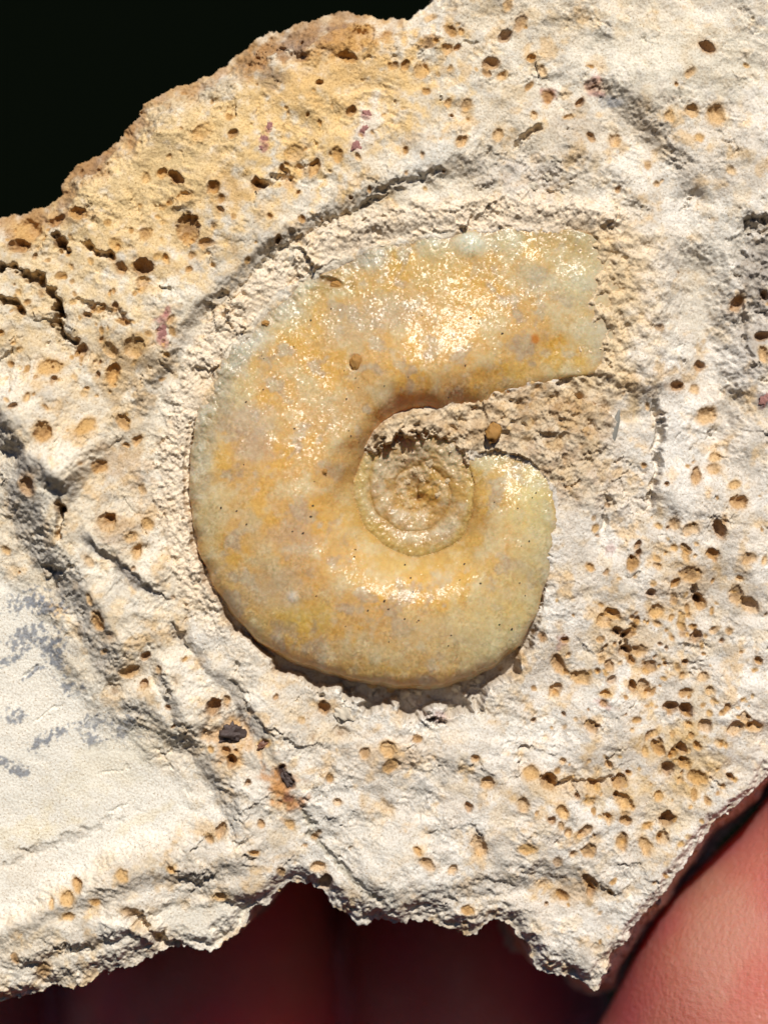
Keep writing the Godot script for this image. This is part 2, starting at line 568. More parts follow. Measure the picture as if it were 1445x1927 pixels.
func stains_and_shade() -> void:
	var ochre := Color(0.66, 0.42, 0.17, 0.6)
	patch(300, 330, 400, 200, -38, Color(0.77, 0.54, 0.25, 0.8), 0, 0, 0.9)
	patch(640, 200, 220, 130, -20, Color(0.78, 0.54, 0.24, 0.8), 0, 0, 0.9)
	patch(120, 560, 200, 120, 0, Color(0.74, 0.61, 0.41, 0.4), 0, 0, 0.9)
	patch(600, 120, 200, 90, -20, ochre, 0, 0)
	patch(640, 70, 90, 40, -15, Color(0.50, 0.27, 0.09, 0.9), 6, 0.6)
	patch(560, 70, 110, 34, -25, Color(0.28, 0.18, 0.12, 0.85), -6, 1.0)
	patch(480, 110, 60, 40, -30, Color(0.42, 0.23, 0.09, 0.8), 0, 0.8)
	patch(510, 145, 26, 30, 40, Color(0.18, 0.13, 0.11, 0.6), 0, 0.6)
	patch(410, 160, 55, 34, -20, Color(0.50, 0.46, 0.38, 0.7), 8, 0.3)
	patch(320, 205, 70, 34, -25, Color(0.55, 0.45, 0.30, 0.6), 4, 0.5)
	patch(170, 305, 70, 26, -42, Color(0.27, 0.15, 0.08, 0.9), -8, 0.8)
	patch(240, 235, 24, 18, -40, Color(0.26, 0.13, 0.07, 0.7))
	patch(60, 410, 80, 26, -15, Color(0.52, 0.31, 0.13, 0.6))
	patch(140, 405, 42, 22, 10, Color(0.40, 0.20, 0.12, 0.6))
	patch(250, 360, 180, 70, -30, Color(0.69, 0.52, 0.27, 0.5))
	patch(400, 240, 140, 60, -30, Color(0.68, 0.50, 0.25, 0.5))
	patch(430, 360, 40, 50, 10, Color(0.55, 0.33, 0.12, 0.5))
	patch(60, 640, 90, 60, 0, Color(0.62, 0.46, 0.25, 0.4))
	patch(225, 710, 60, 60, 0, Color(0.58, 0.38, 0.16, 0.55))
	patch(280, 690, 70, 44, -50, Color(0.56, 0.40, 0.22, 0.5))
	patch(235, 870, 70, 40, 20, Color(0.45, 0.29, 0.15, 0.5), 0, 0.6)
	patch(300, 960, 60, 60, 0, Color(0.58, 0.42, 0.26, 0.4))
	patch(225, 1000, 50, 30, 20, Color(0.40, 0.28, 0.18, 0.5), 0, 0.6)
	patch(1110, 450, 70, 40, 0, Color(0.56, 0.36, 0.15, 0.55))
	patch(1180, 520, 70, 100, 0, Color(0.60, 0.43, 0.23, 0.4), 0, 0.2)
	patch(1060, 760, 90, 50, 0, Color(0.40, 0.25, 0.12, 0.6), -6, 0.8)
	patch(980, 800, 90, 40, 20, Color(0.46, 0.36, 0.25, 0.55), 0, 0.9)
	patch(1110, 830, 50, 60, 0, Color(0.46, 0.36, 0.24, 0.45), 0, 0.7)
	patch(1190, 770, 22, 40, 0, Color(0.64, 0.42, 0.15, 0.55))
	patch(1290, 1110, 90, 50, -30, Color(0.58, 0.36, 0.13, 0.35))
	patch(1180, 1200, 90, 70, 0, Color(0.60, 0.40, 0.17, 0.5))
	patch(1290, 1420, 110, 70, 20, Color(0.62, 0.41, 0.15, 0.55))
	patch(1080, 1480, 160, 34, 0, Color(0.58, 0.38, 0.16, 0.4))
	patch(1240, 1520, 110, 50, 20, Color(0.62, 0.44, 0.20, 0.35))
	patch(740, 1420, 80, 40, 0, Color(0.60, 0.36, 0.13, 0.4), 0, 0.4)
	patch(1080, 1680, 70, 24, 5, Color(0.50, 0.31, 0.12, 0.5), 0, 0.5)
	patch(1425, 500, 62, 100, 0, Color(0.34, 0.30, 0.26, 0.9), -8, 1.2)  # grey stone of the notch, darkened to paint in its shade
	patch(1425, 640, 46, 90, 10, Color(0.42, 0.38, 0.34, 0.8), 0, 1.0)  # same grey stone, with the recess's shade in its colour
	patch(1440, 755, 16, 20, 0, Color(0.10, 0.05, 0.06, 0.85))
	patch(1150, 192, 26, 12, 0, Color(0.22, 0.24, 0.28, 0.7), 0, 0, 0.5)
	patch(1090, 240, 60, 60, 40, Color(0.45, 0.38, 0.30, 0.5), 0, 0.6)  # painted shade of the upper right slope
	patch(930, 320, 70, 34, -10, Color(0.45, 0.40, 0.34, 0.5), 0, 0.6)  # painted shade on the slope above the shell
	patch(800, 300, 90, 30, -25, Color(0.74, 0.71, 0.64, 0.7), 0, -0.5)
	patch(690, 240, 26, 70, 15, Color(0.78, 0.74, 0.67, 0.7), 3, -0.3)
	patch(980, 430, 150, 44, -5, Color(0.73, 0.62, 0.50, 0.5), 6, 0.9)
	patch(1000, 340, 70, 60, 0, Color(0.68, 0.61, 0.54, 0.5), 4, 1.2)
	patch(500, 1230, 110, 40, 35, Color(0.76, 0.73, 0.66, 0.6), 0, -0.2)
	patch(400, 1200, 60, 36, 40, Color(0.75, 0.72, 0.66, 0.6), 0, -0.2)
	patch(860, 1370, 160, 44, 0, Color(0.76, 0.73, 0.66, 0.55), 0, -0.3)
	patch(1250, 800, 60, 110, 0, Color(0.74, 0.71, 0.66, 0.5), 0, -0.3)
	patch(1330, 500, 80, 180, 20, Color(0.75, 0.70, 0.60, 0.5), 0, -0.5)
	patch(1300, 100, 200, 110, 0, Color(0.73, 0.67, 0.54, 0.6), 0, -0.5)
	patch(700, 1600, 160, 90, 20, Color(0.74, 0.71, 0.64, 0.5), 0, 0)
	# the smooth pale facet and its dark dendrites
	fill_region([-60, 1030, 20, 1052, 84, 1104, 128, 1166, 150, 1254, 204, 1322, 286, 1384, 344, 1428, 392, 1486, 418, 1540, 330, 1600, 230, 1630, 130, 1690, 60, 1740, -60, 1776], Color(0.83, 0.79, 0.70, 0.92), 55.0, -18.0, 0.7, 0.85)
	var ink := Color(0.22, 0.235, 0.27, 0.85)
	for p in [[76, 1396, 30, 12, -25], [108, 1380, 20, 8, -20], [170, 1362, 32, 11, -12], [178, 1392, 26, 13, 10], [238, 1372, 30, 24, 20], [30, 1348, 22, 12, 0], [112, 1232, 16, 34, 10], [50, 1200, 40, 18, -20], [98, 1214, 22, 18, 0], [12, 1240, 26, 10, -30], [126, 1290, 14, 14, 0], [36, 1452, 18, 10, 20], [14, 1436, 14, 8, 0], [50, 1134, 40, 16, -15], [90, 1140, 34, 14, 10], [150, 1300, 18, 6, -40], [64, 1264, 30, 7, -30]]:
		patch(p[0], p[1], p[2] * 1.05, p[3] * 1.15, p[4], ink, 0, 0, 1.3, 4.0)
	for k in 16:                                           # scratches and streaks on the facet
		var sx := rng.randf_range(10, 300)
		var sy := rng.randf_range(1180.0 + sx * 0.7, 1640.0 - sx * 0.25)
		var sl := rng.randf_range(30, 90)
		if k % 2 == 0: groove([sx, sy, sx + sl, sy - sl * rng.randf_range(0.15, 0.6)], 3.0, 2.4, 0.3)
		else: patch(sx, sy, sl, rng.randf_range(8, 22), -24, [Color(0.80, 0.70, 0.50, 0.5), Color(0.83, 0.80, 0.72, 0.6), Color(0.66, 0.63, 0.56, 0.4)][k % 3], 0, 0, 0.9)
	patch(100, 1590, 150, 12, -22, Color(0.50, 0.46, 0.40, 0.5), -4, 0.6)
	patch(40, 1640, 70, 60, 0, Color(0.62, 0.54, 0.43, 0.4))
	patch(200, 1440, 160, 60, -30, Color(0.75, 0.66, 0.47, 0.35))
	fill_region([262, 1712, 330, 1700, 440, 1692, 472, 1712, 462, 1742, 424, 1775, 398, 1800, 340, 1776, 300, 1750], Color(0.78, 0.73, 0.63, 0.8), 16.0, -20.0, 0.6, 0.7)
	# iron
	patch(436, 1384, 62, 54, 30, Color(0.56, 0.30, 0.09, 0.6), -6, 0.6)
	patch(534, 1482, 34, 58, -25, Color(0.52, 0.22, 0.05, 0.8), 0, 0.5)
	patch(538, 1464, 15, 34, -30, Color(0.05, 0.03, 0.03, 0.95), -12, 0.5, 0.6)
	patch(548, 1500, 16, 12, 0, Color(0.22, 0.09, 0.06, 0.8))
	var rose := Color(0.42, 0.17, 0.16, 0.7)
	for p in [[508, 240, 7, 9], [498, 264, 8, 12], [492, 280, 7, 9], [690, 215, 10, 9], [686, 246, 9, 10], [672, 278, 11, 11], [310, 612, 14, 18], [306, 640, 14, 22], [316, 590, 9, 14], [1056, 1210, 8, 20], [1148, 1040, 8, 18], [820, 1350, 30, 10], [1138, 1330, 30, 8], [1030, 180, 18, 14], [1120, 165, 24, 22]]:
		patch(p[0], p[1], p[2], p[3], 20, rose if p[1] < 300 or p[0] < 400 else Color(0.52, 0.34, 0.31, 0.6), 0, 0.4, 0.9)


func all_pits() -> void:
	pits([680, 65, 22, 1, 653, 107, 13, 1, 662, 207, 11, 2, 380, 250, 17, 0, 430, 220, 10, 0, 543, 215, 5, 1, 580, 217, 4, 2, 601, 231, 6, 1, 437, 255, 9, 1, 555, 290, 13, 0, 634, 293, 9, 1, 673, 300, 5, 1, 565, 320, 11, 1, 590, 317, 11, 1, 485, 347, 9, 2, 545, 346, 9, 0, 332, 335, 13, 2, 305, 325, 8, 1, 275, 330, 7, 0, 403, 355, 12, 1, 420, 378, 9, 1, 347, 370, 12, 0, 418, 398, 5, 2, 510, 410, 6, 2, 525, 452, 9, 2, 568, 412, 6, 1, 355, 432, 22, 1, 275, 440, 12, 0])
	pits([390, 458, 11, 1, 362, 480, 7, 1, 270, 503, 15, 2, 230, 505, 9, 2, 213, 482, 10, 2, 220, 460, 11, 0, 247, 469, 6, 3, 270, 535, 10, 1, 252, 487, 7, 3, 297, 483, 7, 0, 145, 402, 14, 1, 103, 412, 11, 2, 45, 432, 24, 0, 35, 460, 15, 2, 112, 455, 8, 2, 468, 490, 7, 1, 220, 580, 9, 2, 193, 580, 7, 1, 165, 592, 9, 2, 235, 607, 8, 1, 156, 660, 9, 2, 145, 642, 8, 2, 192, 640, 7, 1, 95, 690, 18, 0, 105, 716, 7, 2, 187, 705, 6, 2, 212, 702, 14, 1, 257, 655, 18, 0, 210, 660, 14, 0, 188, 683, 4, 2, 34, 765, 8, 2, 92, 768, 7, 1])
	pits([88, 816, 15, 1, 165, 806, 14, 0, 233, 793, 13, 1, 236, 838, 7, 1, 258, 828, 9, 1, 190, 880, 12, 0, 60, 914, 15, 2, 205, 982, 15, 1, 212, 974, 9, 2, 122, 955, 10, 2, 268, 920, 8, 0, 278, 985, 11, 0, 250, 1010, 8, 1, 262, 1037, 9, 1, 172, 1057, 8, 0, 10, 1035, 9, 0, 175, 1125, 10, 1, 188, 1167, 13, 1, 210, 1198, 12, 3, 200, 1225, 7, 0, 245, 1262, 13, 1, 275, 1235, 9, 2, 275, 1285, 8, 2, 302, 1260, 6, 1, 337, 1277, 7, 3, 215, 1300, 14, 3, 400, 1330, 12, 2, 425, 1318, 8, 1, 428, 1412, 9, 2, 438, 1430, 9, 2, 397, 1408, 8, 1, 497, 1398, 8, 0, 447, 1412, 5, 2])
	rng.randf()
	pits([347, 1240, 6, 1, 610, 1333, 12, 2, 568, 1355, 9, 0, 590, 1385, 9, 3, 640, 1380, 16, 3, 685, 1415, 10, 0, 620, 1465, 6, 1, 330, 1365, 6, 2, 1201, 1024, 7, 2, 1203, 1040, 6, 2, 1190, 1060, 12, 0, 1291, 1033, 11, 1, 1340, 1040, 10, 1, 1410, 1050, 10, 0, 1440, 1055, 8, 1, 1300, 1082, 18, 0, 1270, 1100, 8, 1, 1225, 1117, 10, 2, 1235, 1150, 12, 1, 1270, 1127, 10, 0, 1315, 1125, 8, 2, 1385, 1120, 14, 0, 1410, 1137, 13, 1, 1152, 1155, 12, 1, 1135, 1170, 12, 1, 1160, 1187, 8, 2, 1183, 1192, 8, 2, 1178, 1225, 9, 2, 1205, 1225, 11, 1, 1310, 1197, 10, 2, 1347, 1187, 8, 1, 1375, 1190, 9, 1, 1360, 1208, 6, 2])
	pits([1292, 1247, 8, 2, 1235, 1235, 5, 2, 1020, 1198, 7, 2, 1002, 1192, 6, 1, 982, 1238, 9, 1, 1053, 1252, 13, 1, 1095, 1274, 13, 0, 1070, 1265, 7, 1, 1148, 1252, 11, 1, 1225, 1255, 13, 0, 1152, 1281, 8, 2, 1190, 1293, 10, 2, 1213, 1298, 13, 1, 1046, 1300, 10, 1, 1140, 1308, 9, 1, 1293, 1305, 9, 1, 1335, 1300, 10, 1, 1265, 1330, 12, 2, 1293, 1337, 12, 2, 1298, 1365, 9, 1, 1328, 1368, 12, 1, 1385, 1370, 12, 1, 1420, 1368, 11, 1, 1400, 1352, 9, 1, 1110, 1368, 12, 1, 1240, 1408, 13, 1, 1285, 1410, 11, 2, 1312, 1405, 9, 1, 1263, 1425, 6, 1, 1288, 1440, 12, 0, 1258, 1450, 11, 2, 1315, 1465, 13, 0, 1280, 1472, 9, 1])
	pits([892, 1428, 8, 1, 918, 1472, 9, 1, 1058, 1432, 6, 1, 1000, 1455, 10, 0, 1030, 1470, 14, 1, 1165, 1470, 12, 1, 1115, 1485, 12, 0, 1375, 1463, 6, 2, 1145, 1437, 8, 1, 785, 1390, 10, 0, 730, 1410, 13, 0, 735, 1440, 12, 0, 1430, 1245, 10, 1, 1325, 1275, 8, 1, 1175, 1507, 14, 1, 1160, 1494, 7, 2, 1240, 1500, 8, 1, 1305, 1497, 9, 0, 1255, 1542, 12, 2, 880, 1517, 8, 2, 985, 1512, 12, 0, 1058, 1525, 9, 1, 1036, 1543, 7, 2, 1055, 1552, 10, 1, 1098, 1563, 11, 1, 1140, 1535, 8, 1, 1178, 1545, 10, 1, 1170, 1585, 13, 1, 1215, 1592, 12, 0, 1245, 1577, 11, 1, 1108, 1602, 12, 0, 1080, 1607, 7, 1, 1050, 1620, 8, 0])
	rng.randf()
	pits([990, 1597, 9, 0, 900, 1590, 14, 0, 803, 1625, 12, 1, 852, 1635, 8, 1, 900, 1650, 9, 3, 1110, 1662, 13, 1, 1112, 1678, 10, 2, 1060, 1687, 10, 1, 880, 1714, 9, 0, 1125, 1785, 10, 3, 788, 1600, 7, 1, 435, 1435, 9, 2, 415, 1563, 10, 1, 393, 1578, 7, 1, 545, 1552, 10, 0, 480, 1604, 9, 1, 598, 1634, 9, 1, 612, 1664, 14, 2, 530, 1642, 9, 1, 415, 1690, 11, 1, 325, 1634, 7, 1, 233, 1644, 11, 0, 147, 1663, 9, 1, 132, 1687, 10, 0, 182, 1694, 10, 0, 100, 1697, 8, 1, 132, 1722, 9, 0, 247, 1712, 12, 0, 82, 1830, 14, 0, 30, 1802, 9, 0, 345, 1705, 8, 3, 595, 1572, 8, 1, 637, 1508, 6, 1, 729, 58, 8, 0])
	pits([810, 23, 9, 1, 955, 10, 10, 0, 950, 65, 10, 2, 978, 42, 11, 0, 848, 55, 10, 0, 870, 57, 7, 1, 807, 78, 14, 0, 843, 92, 10, 1, 737, 120, 9, 1, 762, 122, 8, 1, 793, 132, 12, 0, 847, 130, 7, 0, 801, 173, 10, 1, 925, 118, 11, 1, 915, 137, 8, 1, 945, 142, 9, 0, 1000, 107, 8, 1, 1020, 132, 9, 0, 996, 160, 7, 0, 878, 198, 9, 0, 847, 217, 6, 2, 786, 262, 8, 3, 1002, 218, 8, 1, 937, 255, 10, 0, 868, 270, 10, 1, 1030, 180, 10, 0, 1120, 162, 16, 3, 1090, 188, 8, 2, 1070, 217, 8, 1, 1113, 257, 9, 1, 1157, 263, 11, 1, 1332, 86, 13, 2, 1298, 137, 8, 0, 1271, 162, 6, 1, 1302, 207, 9, 1, 1350, 213, 15, 0])
	pits([1260, 218, 8, 0, 1318, 258, 10, 0, 1375, 320, 8, 0, 1218, 308, 7, 0, 1323, 688, 10, 2, 1277, 725, 13, 2, 1183, 718, 14, 0, 1313, 730, 7, 0, 1335, 780, 14, 0, 1310, 895, 12, 1, 1385, 912, 9, 0, 1392, 945, 14, 1, 1350, 858, 9, 0, 1345, 882, 11, 0, 1362, 980, 9, 1, 1353, 997, 11, 2, 1300, 995, 13, 0, 1270, 983, 8, 0, 1120, 993, 8, 0, 1108, 718, 7, 1, 1087, 748, 7, 2, 1085, 765, 9, 2, 1107, 780, 10, 2, 1072, 720, 8, 2, 1035, 752, 8, 0, 1060, 800, 6, 1, 1050, 840, 10, 1, 993, 825, 7, 1, 1040, 838, 7, 1, 1388, 572, 11, 2, 1440, 555, 9, 2, 1440, 630, 10, 2, 1440, 665, 9, 1, 920, 1340, 6, 3])
	for k in 150:                                          # the specks between them
		var p := Vector2(rng.randf_range(-380, 1640), rng.randf_range(-200, 1780))
		ammonite_at(p.x, p.y)
		if fzone > 0 or fdr < 14.0: continue
		var facet := p.x < 400 and p.y > 1060 and p.y < 1740 and p.y > 1060 + p.x * 0.9
		if not facet: pit(p.x, p.y, rng.randf_range(3.0, 6.5), [0, 1, 1, 2, 3][rng.randi() % 5])
	for k in 130:
		var p := Vector2(rng.randfn(1240, 110), rng.randfn(1340, 190))
		if p.x > 1000: pit(p.x, p.y, rng.randf_range(3.0, 8.0), [0, 1, 1, 0][rng.randi() % 4])
	for k in 90:
		var p := Vector2(rng.randfn(1240, 120), rng.randfn(1330, 200))
		if p.x > 980: pit(p.x, p.y, rng.randf_range(2.4, 4.6), [0, 1, 2, 1][rng.randi() % 4])
	for k in 110:
		var p := Vector2(rng.randf_range(0, 900), rng.randf_range(40, 900))
		ammonite_at(p.x, p.y)
		if fzone == 0 and fdr > 60.0: pit(p.x, p.y, rng.randf_range(2.4, 5.0), [0, 1, 2, 1][rng.randi() % 4])
	for k in 36:
		var p := Vector2(rng.randfn(1030, 70), rng.randfn(775, 34))
		pit(p.x, p.y, rng.randf_range(3.0, 7.0), [0, 1, 2, 1][rng.randi() % 4])
	for k in 80:
		var p := Vector2(rng.randf_range(0, 420), rng.randf_range(380, 760))
		if p.x + p.y < 960: pit(p.x, p.y, rng.randf_range(3.0, 7.0), [0, 1, 0][rng.randi() % 3])


func side_width(x: float, y: float) -> float:
	return lerpf(26.0, 92.0, sm(1040.0, 1180.0, x) * sm(1300.0, 1500.0, y))


func make_stone(root: Node3D) -> void:
	make_grid()
	relief_lines()
	stains_and_shade()
	all_pits()
	# the outline of the lump
	var p := outline()
	var closed := p.duplicate()
	closed.append(p[0])
	near_line(closed, 135.0)
	var w := bi1 - bi0 + 1
	edge.fill(-1000.0)
	for j in ny:
		# even-odd along the row, at unwarped places; near the line the sign of the distance decides
		var y := ys[j]
		var cuts := PackedFloat32Array()
		for e in p.size():
			var a := p[e]
			var b := p[(e + 1) % p.size()]
			if (a.y > y) != (b.y > y): cuts.append(a.x + (y - a.y) / (b.y - a.y) * (b.x - a.x))
		cuts.sort()
		for i in nx:
			var inside := false
			for u in cuts:
				if u < xs[i]: inside = not inside
			var k := j * nx + i
			if inside: edge[k] = 1000.0
			if j >= bj0 and j <= bj1 and i >= bi0 and i <= bi1:
				var d := bd[(j - bj0) * w + i - bi0]
				if absf(d) < 125.0: edge[k] = -d
	# the mould of the shell, the hollow under the shell, the fine relief
	var f1 := noise(0.028, 4, 21)
	var f2 := noise(0.085, 3, 22)
	var f3 := noise(0.05, 3, 23, FastNoiseLite.TYPE_CELLULAR)
	var f4 := noise(0.02, 4, 24, FastNoiseLite.TYPE_SIMPLEX_SMOOTH, true)
	var zone := noise(0.007, 2, 25)
	var f5 := noise(0.075, 2, 26, FastNoiseLite.TYPE_CELLULAR)
	f5.cellular_return_type = FastNoiseLite.RETURN_DISTANCE2_SUB
	var f7 := noise(0.0095, 3, 28, FastNoiseLite.TYPE_CELLULAR)
	f7.cellular_return_type = FastNoiseLite.RETURN_CELL_VALUE
	var f6 := noise(0.011, 4, 27, FastNoiseLite.TYPE_SIMPLEX_SMOOTH, true)
	f3.cellular_return_type = FastNoiseLite.RETURN_DISTANCE2_SUB
	for j in ny:
		var y := ys[j]
		for i in nx:
			var x := xs[i]
			var k := j * nx + i
			if x > 200 and x < 1320 and y > 280 and y < 1460:
				ammonite_at(wx[k] * 0.6 + x * 0.4, wy[k] * 0.6 + y * 0.4)
				var g := fphi
				if fzone > 0 or fdr < 0.0:                      # under the shell
					var merged := maxf(sm(185.0, 205.0, fphi), 1.0 - sm(25.0, 45.0, fphi))
					var under := minf(hh[k], fz - 34.0)
					under = lerpf(under, fz + 2.0 - 18.0 * sm(0.0, 34.0, -fdr), merged)
					if fzone == 1 and fphi < 20.0: under = lerpf(2.0, under, sm(-38.0, -14.0, fphi))
					if fzone == 1 and fphi > 275.0: under = lerpf(fz + 3.0, under, sm(0.0, 0.09 + 0.16 * sm(280.0, 300.0, fphi) * (0.5 + blot.get_noise_2d(x * 2.2, y * 2.2) * 1.6), ft))
					if fphi > 314.0 and fzone == 1: under = lerpf(under, 7.0, sm(314.0, 324.0, fphi))
					var cover := sm(1090.0, 1170.0, wx[k]) if y < 760.0 else 0.0
					var rr := Vector2(wx[k] * 0.6 + x * 0.4 - 785.0, wy[k] * 0.6 + y * 0.4 - 925.0).length()
					if g > 190.0 or g < -20.0:
						var ledge := sm(196.0, 236.0, g if g > 0.0 else g + 360.0) * sm(98.0, 118.0, rr + blot.get_noise_2d(x * 3.0, y * 3.0) * 26.0)
						if fzone == 1 and g > 0.0: ledge *= 1.0 - sm(0.0, 0.05, ft)
						if fzone == 1 and g < 0.0: ledge = 0.0
						var lump := 7.0 + 8.0 * sm(225.0, 255.0, fphi) * (1.0 - sm(285.0, 305.0, fphi)) + blot.get_noise_2d(x * 1.5 + 400.0, y * 1.5) * 12.0
						under = lerpf(under, lump, ledge)
						if fzone == 0: under = lump
						mixc(k, Color(0.66, 0.50, 0.31).lerp(Color(0.45, 0.30, 0.15), sm(-0.1, 0.3, blot.get_noise_2d(x * 1.2, y * 1.2 + 800.0))), ledge * 0.75)
						rough[k] += ledge * 0.5

					hh[k] = under
					mixc(k, Color(0.62, 0.49, 0.31), cover * (1.0 - sm(1150.0, 1230.0, x)) * 0.5)
				elif fdr < 200.0:
					var band := (1.0 - sm(46.0, 70.0, fdr + blot.get_noise_2d(x * 1.4, y * 1.4) * 30.0)) * sm(120.0, 165.0, g) * (1.0 - sm(300.0, 335.0, g))
					var keep := hh[k]
					hh[k] = lerpf(keep, (2.0 if g < 200.0 else 6.0) + 5.0 * sm(225.0, 270.0, g) + 4.0 * sm(285.0, 315.0, g), (1.0 - sm(40.0, 90.0, fdr)) * 0.85)
					hh[k] += band * (8.0 + (f5.get_noise_2d(x, y) + 0.4) * 6.0 + f1.get_noise_2d(x * 1.3, y * 1.3) * 6.0)
					mixc(k, Color(0.83, 0.69, 0.52), band * 0.65)
					rough[k] += band * 0.7
					var gap := (1.0 - sm(-6.0, 16.0, g)) * (1.0 - sm(60.0 + 230.0 * (1.0 - sm(-36.0, -8.0, g)), 170.0 + 230.0 * (1.0 - sm(-36.0, -8.0, g)), fdr)) if g < 20.0 else 0.0
					if gap > 0.0:                              # broken ground between the two arms
						hh[k] = lerpf(hh[k], 8.0 + blot.get_noise_2d(x * 1.5 + 400.0, y * 1.5) * 9.0, gap)
						mixc(k, Color(0.58, 0.44, 0.27).lerp(Color(0.42, 0.27, 0.13), sm(-0.05, 0.3, blot.get_noise_2d(x * 1.2, y * 1.2 + 800.0))), gap * 0.65)
						rough[k] += gap * 0.9
					var rimmed := maxf(sm(185.0, 205.0, g), (1.0 - sm(25.0, 45.0, g)) * sm(-4.0, 14.0, g)) * (1.0 - sm(0.0, 40.0, fdr)) * (1.0 - sm(305.0, 320.0, g))
					hh[k] = lerpf(hh[k], frim + 2.0, rimmed)
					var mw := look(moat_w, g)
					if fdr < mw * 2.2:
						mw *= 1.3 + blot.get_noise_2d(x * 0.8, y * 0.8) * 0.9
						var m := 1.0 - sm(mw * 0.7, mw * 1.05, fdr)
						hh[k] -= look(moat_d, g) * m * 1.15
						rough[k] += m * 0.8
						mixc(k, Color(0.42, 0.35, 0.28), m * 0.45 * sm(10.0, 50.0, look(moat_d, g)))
				if x > 1050.0 and y < 800.0 and y > 370.0:
					var over := sm(1030.0, 1085.0, wx[k]) * (1.0 - sm(1210.0, 1330.0, x)) * sm(400.0, 460.0, y) * (1.0 - sm(715.0, 790.0, y))
					var patchy := blot.get_noise_2d(x * 1.2, y * 1.2)
					hh[k] = lerpf(hh[k], lerpf(-1.0, 9.0, sm(1080.0, 1185.0, x + patchy * 90.0)) + patchy * 9.0, over)
					rough[k] = lerpf(rough[k], 0.75, over)
					mixc(k, Color(0.72, 0.55, 0.33), over * (1.0 - sm(1130.0, 1260.0, x + blot.get_noise_2d(x, y) * 90.0)) * 0.75)
			var q := clampf(rough[k], 0.05, 2.4) * lerpf(0.4, 1.25, sm(-0.3, 0.35, zone.get_noise_2d(x * 1.3 + 5000.0, y * 1.3)))
			var along := x * 0.94 + y * 0.34
			var across := y * 0.94 - x * 0.34
			var c := f3.get_noise_2d(x, y)
			var d := f1.get_noise_2d(x, y) * 3.4 + f2.get_noise_2d(x, y) * 1.5 + c * 1.1
			d += f4.get_noise_2d(along * 0.55, across * 1.9) * 2.6 * sm(-0.2, 0.4, zone.get_noise_2d(x, y))
			var split := sm(0.62, 0.86, f6.get_noise_2d(wx[k], wy[k])) * sm(0.0, 0.35, zone.get_noise_2d(x + 900.0, y)) * minf(q, 1.0)
			d -= split * 5.0
			d += f7.get_noise_2d(wx[k] * 1.15 - wy[k] * 0.3, wy[k] * 1.5) * 6.5 * sm(-0.15, 0.3, zone.get_noise_2d(x + 2500.0, y))
			hh[k] += d * q * sm(-30.0, 50.0, edge[k])
			var v := 1.0 + 0.16 * clampf(c + 0.5, -0.5, 0.5) * minf(q, 1.2) * 0.6
			cr[k] *= v
			cg[k] *= v
			cb[k] *= v
	var ragged := noise(0.035, 3, 31)
	for j in ny:
		for i in nx:
			var k := j * nx + i
			var d := edge[k]
			if d > 120.0 or d < -220.0: continue
			d += ragged.get_noise_2d(xs[i], ys[j]) * 4.0 * sm(-14.0, 0.0, d) * (1.0 - 0.65 * sm(1080.0, 1180.0, xs[i]) * sm(1300.0, 1500.0, ys[j]))
			edge[k] = d
			var ul := maxf(1.0 - sm(300.0, 900.0, xs[i] * 0.4 + ys[j]), 0.45 * sm(1560.0, 1700.0, ys[j]) * (1.0 - sm(1060.0, 1160.0, xs[i])))
			if d > -30.0 and d < 60.0 and ys[j] < 480.0 and xs[i] < 760.0:
				mixc(k, Color(0.40, 0.23, 0.10), 0.75 * (1.0 - sm(4.0, 46.0, d + blot.get_noise_2d(xs[i], ys[j]) * 60.0)))
			if d > 0.0:
				hh[k] -= (1.0 - sm(0.0, 26.0 + 44.0 * ul, d)) * (20.0 + 34.0 * ul)
			else:
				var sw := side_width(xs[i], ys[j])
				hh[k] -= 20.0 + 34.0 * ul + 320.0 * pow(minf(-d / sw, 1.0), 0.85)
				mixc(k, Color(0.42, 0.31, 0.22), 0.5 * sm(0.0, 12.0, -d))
	emit_stone(root)


